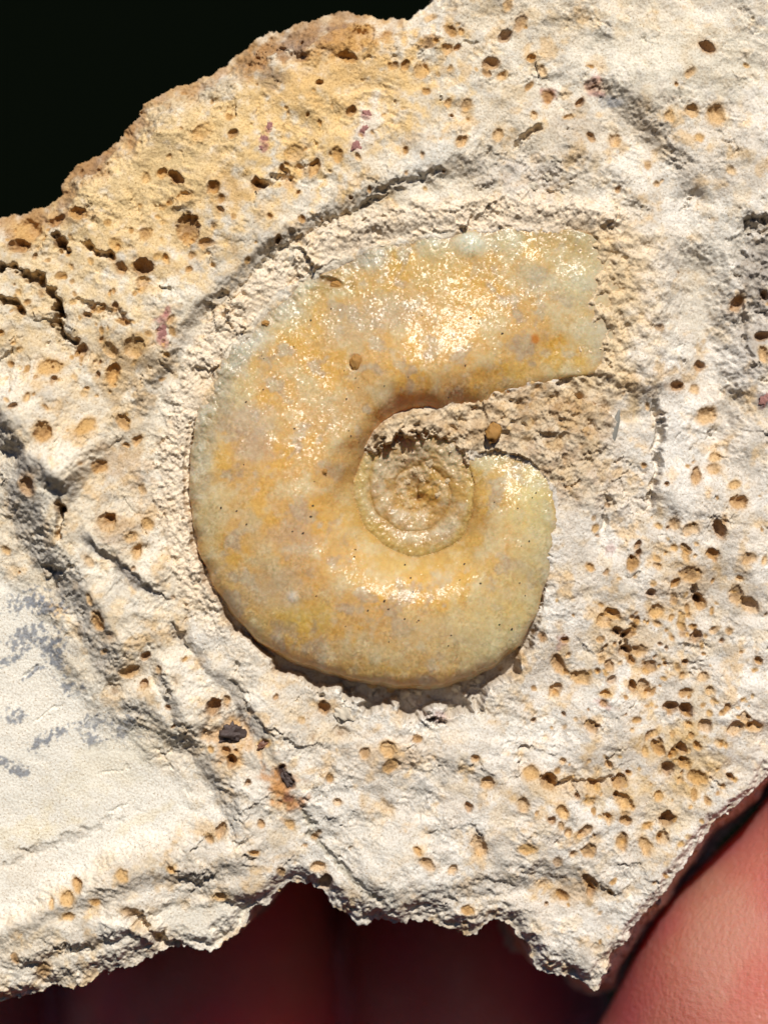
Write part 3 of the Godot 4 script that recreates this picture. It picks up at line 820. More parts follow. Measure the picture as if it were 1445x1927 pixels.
func emit_stone(root: Node3D) -> void:
	var n := nx * ny
	var id := PackedInt32Array()
	id.resize(n)
	id.fill(-1)
	var v := PackedVector3Array()
	var nn := PackedVector3Array()
	var col := PackedColorArray()
	var uv := PackedVector2Array()
	var ix := PackedInt32Array()
	for j in ny:
		for i in nx:
			var k := j * nx + i
			if edge[k] < -side_width(xs[i], ys[j]) - 12.0: continue
			id[k] = v.size()
			v.append(Vector3((xs[i] - CX) * S, (CY - ys[j]) * S, hh[k] * S))
			var ia := maxi(i - 1, 0)
			var ib := mini(i + 1, nx - 1)
			var ja := maxi(j - 1, 0)
			var jb := mini(j + 1, ny - 1)
			var gx := (hh[j * nx + ib] - hh[j * nx + ia]) / (xs[ib] - xs[ia])
			var gy := (hh[jb * nx + i] - hh[ja * nx + i]) / (ys[jb] - ys[ja])
			nn.append(Vector3(-gx, gy, 1.0).normalized())
			col.append(Color(clampf(cr[k], 0, 1), clampf(cg[k], 0, 1), clampf(cb[k], 0, 1)))
			uv.append(Vector2(xs[i], ys[j]) / 1000.0)
	for j in ny - 1:
		for i in nx - 1:
			var a := id[j * nx + i]
			var b := id[j * nx + i + 1]
			var c := id[(j + 1) * nx + i]
			var d := id[(j + 1) * nx + i + 1]
			if a < 0 or b < 0 or c < 0 or d < 0: continue
			ix.append_array(PackedInt32Array([a, b, c, b, d, c]))
	put("rock_face", build_mesh(v, nn, col, uv, ix), rock_material, root)
	# the rough back of the lump, on a coarse grid
	v.clear(); nn.clear(); col.clear(); uv.clear(); ix.clear()
	var step := 6
	var back := noise(0.008, 4, 41)
	var ids := {}
	for j in range(0, ny, step):
		for i in range(0, nx, step):
			var k := j * nx + i
			var sw := side_width(xs[i], ys[j])
			if edge[k] < -sw - 14.0: continue
			var deep := sm(-sw, 130.0, edge[k])
			ids[Vector2i(i, j)] = v.size()
			v.append(Vector3((xs[i] - CX) * S, (CY - ys[j]) * S, (-345.0 - 130.0 * deep + back.get_noise_2d(xs[i], ys[j]) * 40.0 * deep) * S))
			nn.append(Vector3.BACK * -1.0)
			col.append(Color(0.60, 0.52, 0.41))
			uv.append(Vector2(xs[i], ys[j]) / 1000.0)
	for at: Vector2i in ids:
		var o := [at, at + Vector2i(step, 0), at + Vector2i(0, step), at + Vector2i(step, step)]
		if ids.has(o[1]) and ids.has(o[2]) and ids.has(o[3]):
			ix.append_array(PackedInt32Array([ids[o[0]], ids[o[2]], ids[o[1]], ids[o[1]], ids[o[2]], ids[o[3]]]))
	put("rock_back", build_mesh(v, nn, col, uv, ix), rock_material, root)


func face_height(x: float, y: float) -> float:
	return hh[lower(ys, y) * nx + lower(xs, x)]


# ---------------------------------------------------------------- the ammonite

var shell_spots := []


func shell_color(x: float, y: float, n1: float, n2: float, n3: float) -> Color:
	var c := Color(0.665, 0.41, 0.16)
	c = c.lerp(Color(0.64, 0.49, 0.27), 0.8 * sm(-0.02, 0.4, n1))              # pale greyish honey
	c = c.lerp(Color(0.70, 0.40, 0.10), 0.8 * sm(0.08, 0.4, n2))         # orange ochre
	c = c.lerp(Color(0.44, 0.33, 0.23), 0.75 * sm(0.1, 0.4, -n1 * 0.8 + n3 * 0.5))  # mauve grey clouds
	c = c.lerp(Color(0.70, 0.58, 0.38), 0.4 * sm(0.1, 0.5, n3 - n2 * 0.3))
	for s in shell_spots:
		var dx: float = (x - s[0]) / s[2]
		var dy: float = (y - s[1]) / s[3]
		var q := dx * dx + dy * dy
		if q < 2.2:
			var t: Color = s[4]
			c = c.lerp(t, t.a * (1.0 - sm(0.3, 1.2, sqrt(q) + n3 * 0.5 + n2 * 0.35)))
	return c


func make_ammonite(shell: Node3D) -> void:
	shell_spots = [
		[930, 1180, 130, 110, Color(0.69, 0.55, 0.28, 0.7)], [1010, 960, 50, 110, Color(0.72, 0.58, 0.29, 0.7)], [960, 1220, 60, 60, Color(0.70, 0.58, 0.33, 0.65)],
		[1000, 1050, 40, 90, Color(0.62, 0.48, 0.26, 0.5)], [820, 1190, 90, 60, Color(0.68, 0.53, 0.29, 0.55)], [570, 1160, 70, 36, Color(0.66, 0.46, 0.11, 0.6)], [530, 1110, 70, 50, Color(0.54, 0.42, 0.28, 0.55)],
		[560, 1010, 50, 44, Color(0.48, 0.37, 0.29, 0.55)], [470, 840, 60, 40, Color(0.47, 0.32, 0.22, 0.6)], [470, 790, 50, 40, Color(0.50, 0.42, 0.34, 0.6)], [410, 730, 34, 70, Color(0.42, 0.34, 0.24, 0.7)],
		[385, 840, 26, 90, Color(0.50, 0.42, 0.30, 0.7)], [440, 670, 40, 50, Color(0.56, 0.51, 0.42, 0.8)], [470, 640, 40, 30, Color(0.70, 0.66, 0.58, 0.8)], [520, 580, 50, 34, Color(0.64, 0.56, 0.44, 0.7)],
		[700, 480, 44, 34, Color(0.54, 0.48, 0.42, 0.8)], [740, 455, 40, 24, Color(0.70, 0.62, 0.46, 0.7)], [884, 455, 36, 32, Color(0.78, 0.73, 0.60, 0.85)], [810, 465, 36, 30, Color(0.68, 0.62, 0.46, 0.7)],
		[955, 455, 40, 30, Color(0.68, 0.60, 0.42, 0.6)], [1090, 545, 70, 70, Color(0.68, 0.61, 0.44, 0.7)], [1000, 520, 44, 30, Color(0.64, 0.56, 0.40, 0.55)], [840, 520, 120, 50, Color(0.66, 0.40, 0.12, 0.6)],
		[850, 580, 40, 60, Color(0.64, 0.38, 0.12, 0.5)], [740, 590, 80, 40, Color(0.46, 0.37, 0.27, 0.55)], [650, 610, 70, 40, Color(0.56, 0.45, 0.30, 0.5)], [1040, 650, 34, 24, Color(0.62, 0.33, 0.06, 0.85)],
		[960, 700, 30, 26, Color(0.66, 0.38, 0.08, 0.7)], [1005, 640, 10, 10, Color(0.55, 0.19, 0.03, 0.85)], [1120, 450, 70, 50, Color(0.58, 0.42, 0.22, 0.8)], [1150, 560, 70, 130, Color(0.74, 0.58, 0.37, 0.85)], [1130, 620, 40, 60, Color(0.60, 0.50, 0.36, 0.6)],
		[640, 780, 60, 50, Color(0.56, 0.38, 0.20, 0.5)], [640, 940, 40, 120, Color(0.64, 0.42, 0.17, 0.4)], [800, 1060, 140, 24, Color(0.64, 0.38, 0.10, 0.6)], [880, 1010, 30, 60, Color(0.64, 0.40, 0.12, 0.6)],
		[630, 535, 44, 20, Color(0.42, 0.24, 0.07, 0.85)], [590, 525, 22, 10, Color(0.30, 0.18, 0.08, 0.7)], [553, 1122, 12, 14, Color(0.66, 0.62, 0.54, 0.7)], [700, 1265, 110, 22, Color(0.58, 0.36, 0.10, 0.6)],
		[480, 1170, 60, 26, Color(0.50, 0.33, 0.12, 0.5)], [400, 1010, 24, 80, Color(0.55, 0.42, 0.22, 0.5)], [1040, 1080, 22, 70, Color(0.64, 0.54, 0.34, 0.6)], [660, 860, 40, 60, Color(0.62, 0.40, 0.17, 0.4)],
	]
	var bumps := [[884, 458, 38, 9], [812, 466, 34, 5], [704, 484, 40, 6], [442, 664, 30, 7], [426, 696, 30, 8], [1000, 500, 40, 4], [1075, 540, 50, 5], [955, 458, 30, 3], [553, 1122, 14, 3]]
	var x0 := 330.0
	var y0 := 380.0
	var st := 1.6
	var w := int(910 / st)
	var h := int(950 / st)
	var z := PackedFloat32Array()
	var zone := PackedInt32Array()
	var rim := PackedFloat32Array()
	var inner := PackedFloat32Array()
	z.resize(w * h)
	zone.resize(w * h)
	rim.resize(w * h)
	inner.resize(w * h)
	var coil := PackedFloat32Array()
	coil.resize(w * h)
	var n1 := noise(0.0085, 4, 51)
	var n2 := noise(0.008, 5, 52)
	var n3 := noise(0.022, 4, 53)
	var n4 := noise(0.06, 4, 59)
	var n5 := noise(0.028, 4, 60)
	var fa := noise(0.27, 1, 62, FastNoiseLite.TYPE_CELLULAR)
	var fb := noise(0.27, 1, 62, FastNoiseLite.TYPE_CELLULAR)
	fa.cellular_return_type = FastNoiseLite.RETURN_CELL_VALUE
	fb.cellular_return_type = FastNoiseLite.RETURN_CELL_VALUE
	fb.seed = 63
	fa.fractal_type = FastNoiseLite.FRACTAL_NONE
	fb.fractal_type = FastNoiseLite.FRACTAL_NONE
	var d1 := noise(0.012, 1, 54)
	var d2 := noise(0.055, 2, 55)
	var d3 := noise(0.19, 2, 56)
	var crumb := noise(0.045, 3, 57, FastNoiseLite.TYPE_CELLULAR)
	crumb.cellular_return_type = FastNoiseLite.RETURN_DISTANCE2_SUB
	var wob := noise(0.016, 1, 58)
	for j in h:
		for i in w:
			var k := j * w + i
			var x := x0 + i * st
			var y := y0 + j * st
			var wv := wob.get_noise_2d(x, y)
			ammonite_at(x + wv * 4.0, y + wob.get_noise_2d(x + 500.0, y) * 4.0)
			zone[k] = fzone if fdr > 26.0 or fzone > 0 else maxi(fzone, 1)
			if fphi > 326.0 and fdr > -20.0 or fphi < -37.0 and fzone != 2: zone[k] = 0
			rim[k] = fdr
			inner[k] = ft
			var fine := 1.0
			if fzone == 2:
				var from_middle := Vector2(x - 785.0, y - 925.0).length()
				var roughs := maxf(1.0 - sm(30.0, 80.0, from_middle), 0.38 + 0.6 * maxf(sm(190.0, 235.0, fphi), 1.0 - sm(-30.0, 5.0, fphi)))
				coil[k] = fcoil
				fine = 1.0
				fz += crumb.get_noise_2d(x, y) * 6.0 * roughs + d2.get_noise_2d(x, y) * 3.0 * roughs
			z[k] = fz + d1.get_noise_2d(x, y) * 1.3 + d2.get_noise_2d(x, y) * 0.3 + d3.get_noise_2d(x, y) * (0.08 + 0.2 * sm(-0.15, 0.35, n3.get_noise_2d(x + 700.0, y))) * fine
			if fzone == 1 and fdr > -60.0:                   # the chipped crystalline edge
				var chip := sm(-60.0, -14.0, fdr) * (0.25 + 0.75 * sm(172.0, 200.0, fphi) * (1.0 - sm(262.0, 285.0, fphi)))
				z[k] += (crumb.get_noise_2d(x * 0.9, y * 0.9) * 9.0 + 3.0) * chip
			for b in bumps:
				var q: float = Vector2(x - b[0], y - b[1]).length() / b[2]
				if q < 1.0: z[k] += b[3] * (1.0 - q * q) * (1.0 - q * q)
			var gq := Vector2((x - 622) / 26.0, (y - 531 - (x - 622) * 0.25) / 11.0).length()
			if gq < 1.0: z[k] -= 12.0 * (1.0 - gq * gq)
			gq = Vector2((x - 668) / 15.0, (y - 684) / 17.0).length()
			if gq < 1.0: z[k] -= 7.0 * (1.0 - gq * gq)
			gq = Vector2((x - 905) / 12.0, (y - 802 - (x - 905) * 0.6) / 8.0).length()
			if gq < 1.0: z[k] -= 30.0 * (1.0 - gq * gq)
	for pass_zone in [1, 2]:
		var id := PackedInt32Array()
		id.resize(w * h)
		id.fill(-1)
		var v := PackedVector3Array()
		var nn := PackedVector3Array()
		var col := PackedColorArray()
		var uv := PackedVector2Array()
		var ix := PackedInt32Array()
		for j in range(1, h - 2):
			for i in range(1, w - 2):
				var k := j * w + i
				var zz := zone[k]
				if zz == 0: continue
				if zone[k + 1] == 0 or zone[k + w] == 0 or zone[k + w + 1] == 0: continue
				if zz != pass_zone: continue
				var q := [k, k + 1, k + w, k + w + 1]
				for c: int in q:
					if id[c] < 0:
						id[c] = v.size()
						var x := x0 + (c % w) * st
						var y := y0 + (c / w) * st
						v.append(Vector3((x - CX) * S, (CY - y) * S, z[c] * S))
						# the calcite grains are tiny crystal faces, each turned a little its own way
						var amount := 0.15 + 0.16 * n3.get_noise_2d(x + 1300.0, y)
						nn.append((Vector3(z[c - 1] - z[c + 1], z[c + w] - z[c - w], 2.0 * st).normalized() + Vector3(fa.get_noise_2d(x, y), fb.get_noise_2d(x, y), 0.0) * amount).normalized())
						uv.append(Vector2(x, y) / 1000.0)
						var a1 := n1.get_noise_2d(x, y)
						var a2 := n2.get_noise_2d(x, y)
						var a3 := n3.get_noise_2d(x, y)
						var cc := shell_color(x, y, a1, a2, a3)
						if pass_zone == 2:
							var rr := Vector2(x - 790, y - 935).length()
							var pale := sm(-0.3, 0.3, a3 + (0.35 if y < 900 else -0.05))
							cc = Color(0.52, 0.30, 0.12).lerp(Color(0.68, 0.48, 0.29), pale)
							cc = cc.lerp(Color(0.58, 0.33, 0.10), 0.6 * sm(0.05, 0.35, a2) + 0.55 * (1.0 - sm(15.0, 55.0, rr + a3 * 40.0)))
							cc = cc.lerp(Color(0.47, 0.38, 0.31), 0.3 * sm(0.1, 0.4, -a2 + 0.2 * a1))
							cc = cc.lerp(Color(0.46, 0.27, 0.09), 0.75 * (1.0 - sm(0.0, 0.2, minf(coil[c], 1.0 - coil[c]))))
							cc = cc.lerp(Color(0.62, 0.42, 0.15), 0.7 * (1.0 - sm(0.0, 0.10, absf(inner[c] + 0.02))))
						elif inner[c] < 0.14:
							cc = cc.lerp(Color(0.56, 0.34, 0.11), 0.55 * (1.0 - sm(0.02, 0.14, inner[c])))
						var edge_in := -rim[c]
						if edge_in < 60.0 and pass_zone == 1:
							var ice := sm(-0.15, 0.25, a3 + crumb.get_noise_2d(x, y) * 0.3 + 0.15)
							cc = cc.lerp(Color(0.70, 0.61, 0.48).lerp(Color(0.46, 0.36, 0.24), 1.0 - ice), 0.55 * (1.0 - sm(10.0, 60.0, edge_in)) * (1.0 if x < 720.0 and y < 940.0 else 0.35))
						var m4 := n4.get_noise_2d(x, y)
						var m5 := n5.get_noise_2d(x, y)
						cc = cc.lerp(Color(0.72, 0.43, 0.11), 0.16 * sm(0.1, 0.45, m5 + 0.3 * m4))
						cc = cc.lerp(Color(0.72, 0.60, 0.42), 0.22 * sm(0.12, 0.45, -m5 + 0.4 * m4))
						cc = cc * (0.98 + 0.06 * m4)
						col.append(cc)
				ix.append_array(PackedInt32Array([id[q[0]], id[q[1]], id[q[2]], id[q[1]], id[q[3]], id[q[2]]]))
		var m := mat_calcite(0.25, 0.0007, 81) if pass_zone == 1 else mat_calcite(0.25, 0.0007, 91)
		put("outer_whorl" if pass_zone == 1 else "umbilicus", build_mesh(v, nn, col, uv, ix), m, shell)
	shell_z = z
	shell_w = w


var shell_z := PackedFloat32Array()
var shell_w := 0


func shell_height(x: float, y: float) -> float:
	return shell_z[int((y - 380.0) / 1.6) * shell_w + int((x - 330.0) / 1.6)]


# ---------------------------------------------------------------- small pieces

func pebble(seedling: int, rx: float, ry: float, rz: float, facets: float) -> ArrayMesh:      # a lumpy grain, in plan units
	var n := noise(0.9, 2, seedling)
	var v := PackedVector3Array()
	var nn := PackedVector3Array()
	var ix := PackedInt32Array()
	var rows := 14
	var cols := 20
	for j in rows + 1:
		for i in cols + 1:
			var a := TAU * (i % cols) / cols
			var b := PI * j / rows
			var d := Vector3(sin(b) * cos(a), cos(b), sin(b) * sin(a))
			var k := 1.0 + facets * n.get_noise_3dv(d * 1.5)
			v.append(Vector3(d.x * rx, d.y * ry, d.z * rz) * k * S)
			nn.append(Vector3(d.x / rx, d.y / ry, d.z / rz).normalized())
	for j in rows:
		for i in cols:
			var a := j * (cols + 1) + i
			ix.append_array(PackedInt32Array([a, a + cols + 1, a + 1, a + 1, a + cols + 1, a + cols + 2]))
	# true normals from the faces
	var acc := PackedVector3Array()
	acc.resize(v.size())
	for t in ix.size() / 3:
		var p := v[ix[3 * t]]
		var f := (v[ix[3 * t + 2]] - p).cross(v[ix[3 * t + 1]] - p)
		for u in 3: acc[ix[3 * t + u]] += f
	for k in v.size():
		if acc[k].length() > 0.0: nn[k] = acc[k].normalized()
	return build_mesh(v, nn, PackedColorArray(), PackedVector2Array(), ix)


func grain(called: String, x: float, y: float, z: float, rx: float, ry: float, rz: float, tilt: float, m: Material, parent: Node3D, facets := 0.5) -> MeshInstance3D:
	var o := put(called, pebble(int(x * 7 + y), rx, ry, rz, facets), m, parent)
	o.position = Vector3((x - CX) * S, (CY - y) * S, z * S)
	o.rotation.z = deg_to_rad(-tilt)
	return o


func small_pieces(rock: Node3D, shell: Node3D) -> void:
	var soot := plain(Color(0.05, 0.035, 0.02), 0.8)
	for k in 70:
		var a := rng.randf_range(0.0, TAU * 0.85)
		var rr := rng.randf_range(140.0, 400.0)
		var px := 785.0 + cos(a) * rr
		var py := 925.0 + sin(a) * rr
		ammonite_at(px, py)
		if fzone == 1 and fdr < -15.0:
			var e := rng.randf_range(0.8, 1.9)
			grain("dark_speck", px, py, shell_height(px, py), e, e * 1.4, 1.2, rng.randf() * 90.0, soot, shell)
	var rust := plain(Color(0.40, 0.20, 0.045), 0.6, 0.5)
	var sand := plain(Color(0.60, 0.40, 0.19), 0.85, 0.4)
	var iron := plain(Color(0.075, 0.048, 0.042), 0.45, 0.6)
	var rose := plain(Color(0.37, 0.165, 0.14), 0.4, 0.5)
	var glassy := plain(Color(0.24, 0.23, 0.20), 0.3, 0.5)
	var crumb_mat := plain(Color(0.62, 0.47, 0.28), 0.5, 0.5)
	var pale := plain(Color(0.66, 0.58, 0.46), 0.9, 0.3)
	for m: StandardMaterial3D in [rust, sand, iron, rose, pale, crumb_mat]:
		m.heightmap_enabled = true
		m.heightmap_texture = grain_bump
		m.heightmap_scale = 0.003
		m.uv1_triplanar = true
		m.uv1_scale = Vector3.ONE * 900.0
	var o := grain("ochre_grain", 670, 684, shell_height(670, 684) + 3, 12, 15, 8, 25, rust, shell)
	tag(o, "ochre grain set in a hollow of the shell")
	grain("ochre_grain", 928, 815, face_height(928, 815) + 10, 14, 17, 12, 10, rust, shell)
	grain("ochre_grain", 634, 536, shell_height(634, 536) + 2, 12, 7, 5, 10, rust, shell)
	grain("ochre_grain", 500, 609, shell_height(500, 609) + 2, 7, 5, 4, 0, rust, shell)
	grain("ochre_grain", 612, 888, shell_height(612, 888) + 1, 5, 5, 3, 0, rust, shell)
	o = grain("iron_nodule", 436, 1381, face_height(436, 1381) + 3, 21, 18, 13, -20, iron, rock, 0.9)
	tag(o, "black iron nodule in rusty limestone")
	grain("iron_nodule", 540, 1462, face_height(540, 1462) + 2, 9, 18, 8, -30, iron, rock, 0.8)
	grain("iron_nodule", 494, 1402, face_height(494, 1402) + 3, 12, 7, 6, -30, plain(Color(0.16, 0.07, 0.04), 0.5), rock, 0.7)
	for p in [[508, 240, 6, 8], [498, 263, 7, 11], [491, 280, 6, 7], [686, 246, 8, 9], [690, 216, 9, 8], [671, 279, 9, 10], [308, 614, 11, 13], [306, 640, 11, 16], [315, 592, 6, 10], [1441, 752, 9, 12]]:
		grain("pink_shell_fragment", p[0], p[1], face_height(p[0], p[1]) - 2, p[2], p[3], 3.6, 15, rose, rock, 0.6)
	for p in [[1158, 806, 9, 36, 12]]:
		grain("calcite_needle", p[0], p[1], face_height(p[0], p[1]) - 2, p[2] * 0.7, p[3], 3.5, p[4], glassy, rock, 0.15)
	for p in [[700, 1297, 8], [760, 1312, 11], [735, 1305, 7], [655, 1292, 12], [790, 1308, 9], [860, 1300, 10], [590, 1262, 9], [905, 1283, 9], [828, 1296, 6]]:
		grain("lime_pebble", p[0], p[1], face_height(p[0], p[1]) + 3, p[2], p[2] * 0.8, p[2] * 0.7, 0, sand if p[2] < 9 else pale, rock, 0.7)
	for p in [[690, 1335, 24, 16], [845, 1338, 12, 10], [648, 1345, 18, 14], [1000, 350, 11, 9], [1030, 330, 9, 8], [1045, 300, 10, 9], [1062, 362, 9, 7]]:
		if p[2] > 0: grain("lime_crumb", p[0], p[1], face_height(p[0], p[1]) - 3, p[2], p[3], p[3] * 0.7, 20, pale, rock, 0.7)
	for p in [[782, 885, 9], [812, 868, 12], [760, 858, 10], [742, 838, 8], [722, 820, 9], [844, 905, 7], [765, 905, 8], [825, 930, 8], [795, 900, 7], [738, 962, 4], [745, 800, 6], [850, 815, 12], [880, 810, 9], [770, 815, 10], [705, 850, 8]]:
		grain("calcite_crumb", p[0], p[1], shell_height(p[0], p[1]) - p[2] * 0.25, p[2], p[2] * 0.8, p[2] * 0.5, p[0], crumb_mat if p[2] > 6 else pale, shell, 0.5)


# ---------------------------------------------------------------- the hand

var gd := Vector3i()
var go := Vector3()
const CELL := 1.25
var field := PackedFloat32Array()


func bone(a: Vector3, b: Vector3, ra: float, rb: float, k: float, flat := 1.0) -> void:      # millimetres
	var pad := maxf(ra, rb) + k + 3.0
	var lo := ((a.min(b) - Vector3.ONE * pad - go) / CELL).floor()
	var hi := ((a.max(b) + Vector3.ONE * pad - go) / CELL).ceil()
	var ab := b - a
	var ll := maxf(ab.length_squared(), 1e-6)
	for z in range(maxi(0, int(lo.z)), mini(gd.z - 1, int(hi.z)) + 1):
		for y in range(maxi(0, int(lo.y)), mini(gd.y - 1, int(hi.y)) + 1):
			for x in range(maxi(0, int(lo.x)), mini(gd.x - 1, int(hi.x)) + 1):
				var p := go + Vector3(x, y, z) * CELL - a
				var t := clampf(p.dot(ab) / ll, 0.0, 1.0)
				var e := p - ab * t
				e.z /= flat
				var d := e.length() - lerpf(ra, rb, t)
				var i := (z * gd.y + y) * gd.x + x
				var f := field[i]
				var hq := clampf(0.5 + 0.5 * (f - d) / k, 0.0, 1.0)
				field[i] = lerpf(f, d, hq) - k * hq * (1.0 - hq) if f < 1e3 else d


func make_hand() -> void:
	var hand := Node3D.new()
	hand.name = "hand"
	hand.position = AT
	add_child(hand)
	tag(hand, "bare hand holding the stone, thumb along its lower right edge, fingers behind", "hand")
	go = Vector3(-62, -150, -62)
	gd = Vector3i(int(122 / CELL), int(172 / CELL), int(76 / CELL))
	field.resize(gd.x * gd.y * gd.z)
	field.fill(1e4)
	var V := func(x: float, y: float, z: float) -> Vector3: return Vector3(x, y, z)
	# palm and wrist
	bone(V.call(-4, -148, -44), V.call(-4, -122, -42), 19, 20, 6, 0.75)
	bone(V.call(6, -118, -38), V.call(9, -80, -32), 15, 12, 8)
	bone(V.call(-5, -118, -40), V.call(-8, -78, -33), 16, 12, 8)
	bone(V.call(-16, -116, -41), V.call(-26, -78, -34), 16, 12, 8)
	bone(V.call(-25, -114, -40), V.call(-43, -82, -34), 15, 11, 8)
	# fingers, upright behind the stone
	bone(V.call(8, -76, -33), V.call(6.4, -38, -26), 10.5, 9.3, 3)
	bone(V.call(6.4, -38, -26), V.call(6.0, -13, -24.5), 9.2, 8.3, 1.2)
	bone(V.call(6.0, -13, -24.5), V.call(5.5, 4, -23.5), 8.2, 7.0, 1.2)
	bone(V.call(-10, -75, -33.5), V.call(-12.4, -34, -26), 10.5, 9.4, 3)
	bone(V.call(-12.4, -34, -26), V.call(-13, -5, -24.6), 9.3, 8.4, 1.2)
	bone(V.call(-13, -5, -24.6), V.call(-13, 13, -23.5), 8.3, 7.1, 1.2)
	bone(V.call(-27, -78, -38), V.call(-31, -39, -30), 10, 8.9, 3)
	bone(V.call(-31, -39, -30), V.call(-32, -13, -25.5), 8.8, 8.0, 1.2)
	bone(V.call(-32, -13, -25.5), V.call(-32, 4, -23.5), 7.9, 6.8, 1.2)
	bone(V.call(-43, -82, -33), V.call(-49, -53, -27), 8.8, 7.8, 3)
	bone(V.call(-49, -53, -27), V.call(-50, -34, -23.5), 7.7, 7.0, 1.2)
	bone(V.call(-50, -34, -23.5), V.call(-49, -19, -21), 6.9, 6.0, 1.2)
	# thumb along the edge of the stone
	bone(V.call(6, -112, -36), V.call(11.85, -57.5, -17), 15, 12.5, 8)
	bone(V.call(11.85, -57.5, -17), V.call(25.75, -30.9, -7.5), 12, 10.4, 4)
	bone(V.call(25.75, -30.9, -7.5), V.call(36.25, -17.4, -6.5), 10.6, 10.4, 3)
	bone(V.call(36.25, -17.4, -6.5), V.call(43.5, -8, -8), 10.2, 8.0, 3)
	var ids := {}
	var v := PackedVector3Array()
	var nn := PackedVector3Array()
	var col := PackedColorArray()
	var ix := PackedInt32Array()
	var sy := gd.x
	var sz := gd.x * gd.y
	var offs := [0, 1, sy, sy + 1, sz, sz + 1, sz + sy, sz + sy + 1]
	var blotch := noise(0.09, 3, 61)
	for z in gd.z - 1:
		for y in gd.y - 1:
			for x in gd.x - 1:
				var i := z * sz + y * sy + x
				var f0 := field[i]
				if absf(f0) > 4.0: continue
				var mask := 0
				for c in 8:
					if field[i + offs[c]] < 0.0: mask |= 1 << c
				if mask == 0 or mask == 255: continue
				var sum := Vector3.ZERO
				var cnt := 0
				for e in [[0, 1], [2, 3], [4, 5], [6, 7], [0, 2], [1, 3], [4, 6], [5, 7], [0, 4], [1, 5], [2, 6], [3, 7]]:
					var a: int = e[0]
					var b: int = e[1]
					if ((mask >> a) & 1) == ((mask >> b) & 1): continue
					var fa := field[i + offs[a]]
					var fb := field[i + offs[b]]
					var t := fa / (fa - fb)
					var pa := Vector3(a & 1, (a >> 1) & 1, a >> 2)
					var pb := Vector3(b & 1, (b >> 1) & 1, b >> 2)
					sum += pa.lerp(pb, t)
					cnt += 1
				var p := go + (Vector3(x, y, z) + sum / cnt) * CELL
				ids[i] = v.size()
				v.append(p * 0.001)
				var g := Vector3(field[i + 1] + field[i + sy + 1] + field[i + sz + 1] + field[i + sz + sy + 1] - field[i] - field[i + sy] - field[i + sz] - field[i + sz + sy],
					field[i + sy] + field[i + sy + 1] + field[i + sz + sy] + field[i + sz + sy + 1] - field[i] - field[i + 1] - field[i + sz] - field[i + sz + 1],
					field[i + sz] + field[i + sz + 1] + field[i + sz + sy] + field[i + sz + sy + 1] - field[i] - field[i + 1] - field[i + sy] - field[i + sy + 1])
				nn.append(g.normalized())
				var n := blotch.get_noise_3dv(p)
				col.append(Color(0.56, 0.19, 0.14).lerp(Color(0.57, 0.135, 0.135), sm(-0.2, 0.4, n)).lerp(Color(0.58, 0.26, 0.19), sm(0.1, 0.5, -n)))
	var axes := [[1, sy, sz], [sy, sz, 1], [sz, 1, sy]]
	for i in ids:
		for ax in axes:
			var a: int = ax[0]
			var b: int = ax[1]
			var c: int = ax[2]
			var fa := field[i]
			var fb := field[i + a]
			if (fa < 0.0) == (fb < 0.0): continue
			if not (ids.has(i - b) and ids.has(i - c) and ids.has(i - b - c)): continue
			var q := [ids[i], ids[i - b], ids[i - b - c], ids[i - c]]
			if fa < 0.0: ix.append_array(PackedInt32Array([q[0], q[2], q[1], q[0], q[3], q[2]]))
			else: ix.append_array(PackedInt32Array([q[0], q[1], q[2], q[0], q[2], q[3]]))
	var m := StandardMaterial3D.new()
	m.resource_name = "skin"
	m.vertex_color_use_as_albedo = true
	m.roughness = 0.42
	m.metallic_specular = 0.45
	m.heightmap_enabled = true
	m.heightmap_texture = noise_tex(noise(0.05, 3, 66, FastNoiseLite.TYPE_CELLULAR), 512)
	m.heightmap_scale = 0.012
	m.uv1_triplanar = true
	m.uv1_scale = Vector3.ONE * 120.0
	m.subsurf_scatter_enabled = true
	m.subsurf_scatter_strength = 0.55
	put("skin", build_mesh(v, nn, col, PackedVector2Array(), ix), m, hand)


# ---------------------------------------------------------------- the dark place behind

func make_background() -> void:
	var n := noise(0.5, 4, 99)
	var v := PackedVector3Array()
	var nn := PackedVector3Array()
	var ix := PackedInt32Array()
	var cols := 90
	var rows := 70
	for j in rows + 1:
		for i in cols + 1:
			var x := (i / float(cols) - 0.5) * 16.0
			var y := j / float(rows) * 7.0
			var z := -3.0 + n.get_noise_2d(x * 2.0, y * 2.0) * 0.5 + x * x * 0.03
			z += 2.0 * pow(maxf(0.0, 1.0 - y), 2.0) * 1.5
			v.append(Vector3(x, y - 0.4, z))
			nn.append(Vector3.BACK)
	for j in rows:
		for i in cols:
			var a := j * (cols + 1) + i
			ix.append_array(PackedInt32Array([a, a + cols + 1, a + 1, a + 1, a + cols + 1, a + cols + 2]))
	var m := plain(Color(0.0022, 0.0034, 0.0020), 1.0, 0.0)  # near black colour stands in for vegetation in deep shade
	m.specular_mode = BaseMaterial3D.SPECULAR_DISABLED
	var o := put("background", build_mesh(v, nn, PackedColorArray(), PackedVector2Array(), ix), m, self)
	tag(o, "near black green background far behind the stone", "background", "", "structure")


var rock_material: StandardMaterial3D
var grain_bump: NoiseTexture2D


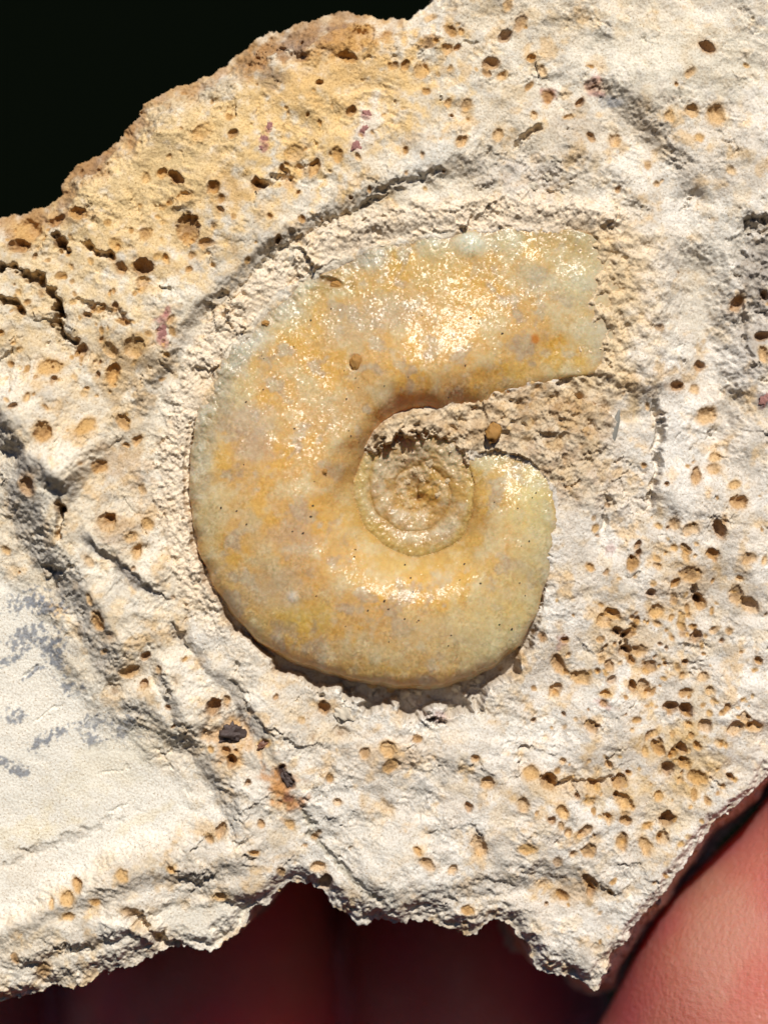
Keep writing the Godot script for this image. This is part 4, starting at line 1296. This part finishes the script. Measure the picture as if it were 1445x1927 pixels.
func _ready() -> void:
	# camera: a phone held 12 cm in front of the stone
	var cam := Camera3D.new()
	cam.name = "camera"
	cam.position = AT + Vector3(0, 0, 0.12)
	cam.near = 0.01
	cam.far = 60.0
	var att := CameraAttributesPhysical.new()
	att.frustum_focal_length = FOCAL
	att.frustum_focus_distance = 0.12
	att.frustum_near = 0.01
	att.frustum_far = 60.0
	att.exposure_aperture = FOCAL / 5.0
	cam.attributes = att
	cam.fov = rad_to_deg(2.0 * atan(0.5 * 1927.0 * S / 0.12))
	add_child(cam)
	cam.current = true
	# sky, sun, exposure
	var we := WorldEnvironment.new()
	we.name = "environment"
	var env := Environment.new()
	env.background_mode = Environment.BG_SKY
	var sky := Sky.new()
	var ps := ProceduralSkyMaterial.new()
	ps.sky_top_color = Color(0.30, 0.47, 0.75)
	ps.sky_horizon_color = Color(0.62, 0.70, 0.80)
	ps.ground_bottom_color = Color(0.10, 0.10, 0.08)
	ps.ground_horizon_color = Color(0.30, 0.30, 0.26)
	ps.sky_energy_multiplier = 0.74
	ps.ground_energy_multiplier = 0.35
	sky.sky_material = ps
	env.sky = sky
	env.tonemap_mode = Environment.TONE_MAPPER_LINEAR
	env.tonemap_exposure = 0.94
	env.sdfgi_enabled = true
	env.ssao_enabled = true
	env.ssil_enabled = true
	we.environment = env
	add_child(we)
	var sun := DirectionalLight3D.new()
	sun.name = "sun"
	sun.light_energy = 1.6
	sun.light_color = Color(1.0, 0.975, 0.93)
	sun.light_angular_distance = 0.5
	sun.shadow_enabled = true
	add_child(sun)
	sun.look_at_from_position(Vector3.ZERO, -Vector3(0.14, 0.64, 0.755), Vector3.RIGHT)
	make_background()
	# the stone
	rng.seed = 4
	ammonite_tables()
	rock_material = mat_rock()
	grain_bump = noise_tex(noise(0.06, 4, 77), 512)
	var rock := Node3D.new()
	rock.name = "fossil_rock"
	rock.position = AT
	add_child(rock)
	tag(rock, "broken lump of pitted cream limestone with a honey coloured ammonite in its face", "rock")
	make_stone(rock)
	var shell := Node3D.new()
	shell.name = "ammonite"
	rock.add_child(shell)
	tag(shell, "glossy honey coloured coiled ammonite fossil embedded in the rock")
	make_ammonite(shell)
	small_pieces(rock, shell)
	make_hand()


const FOCAL := 72.66
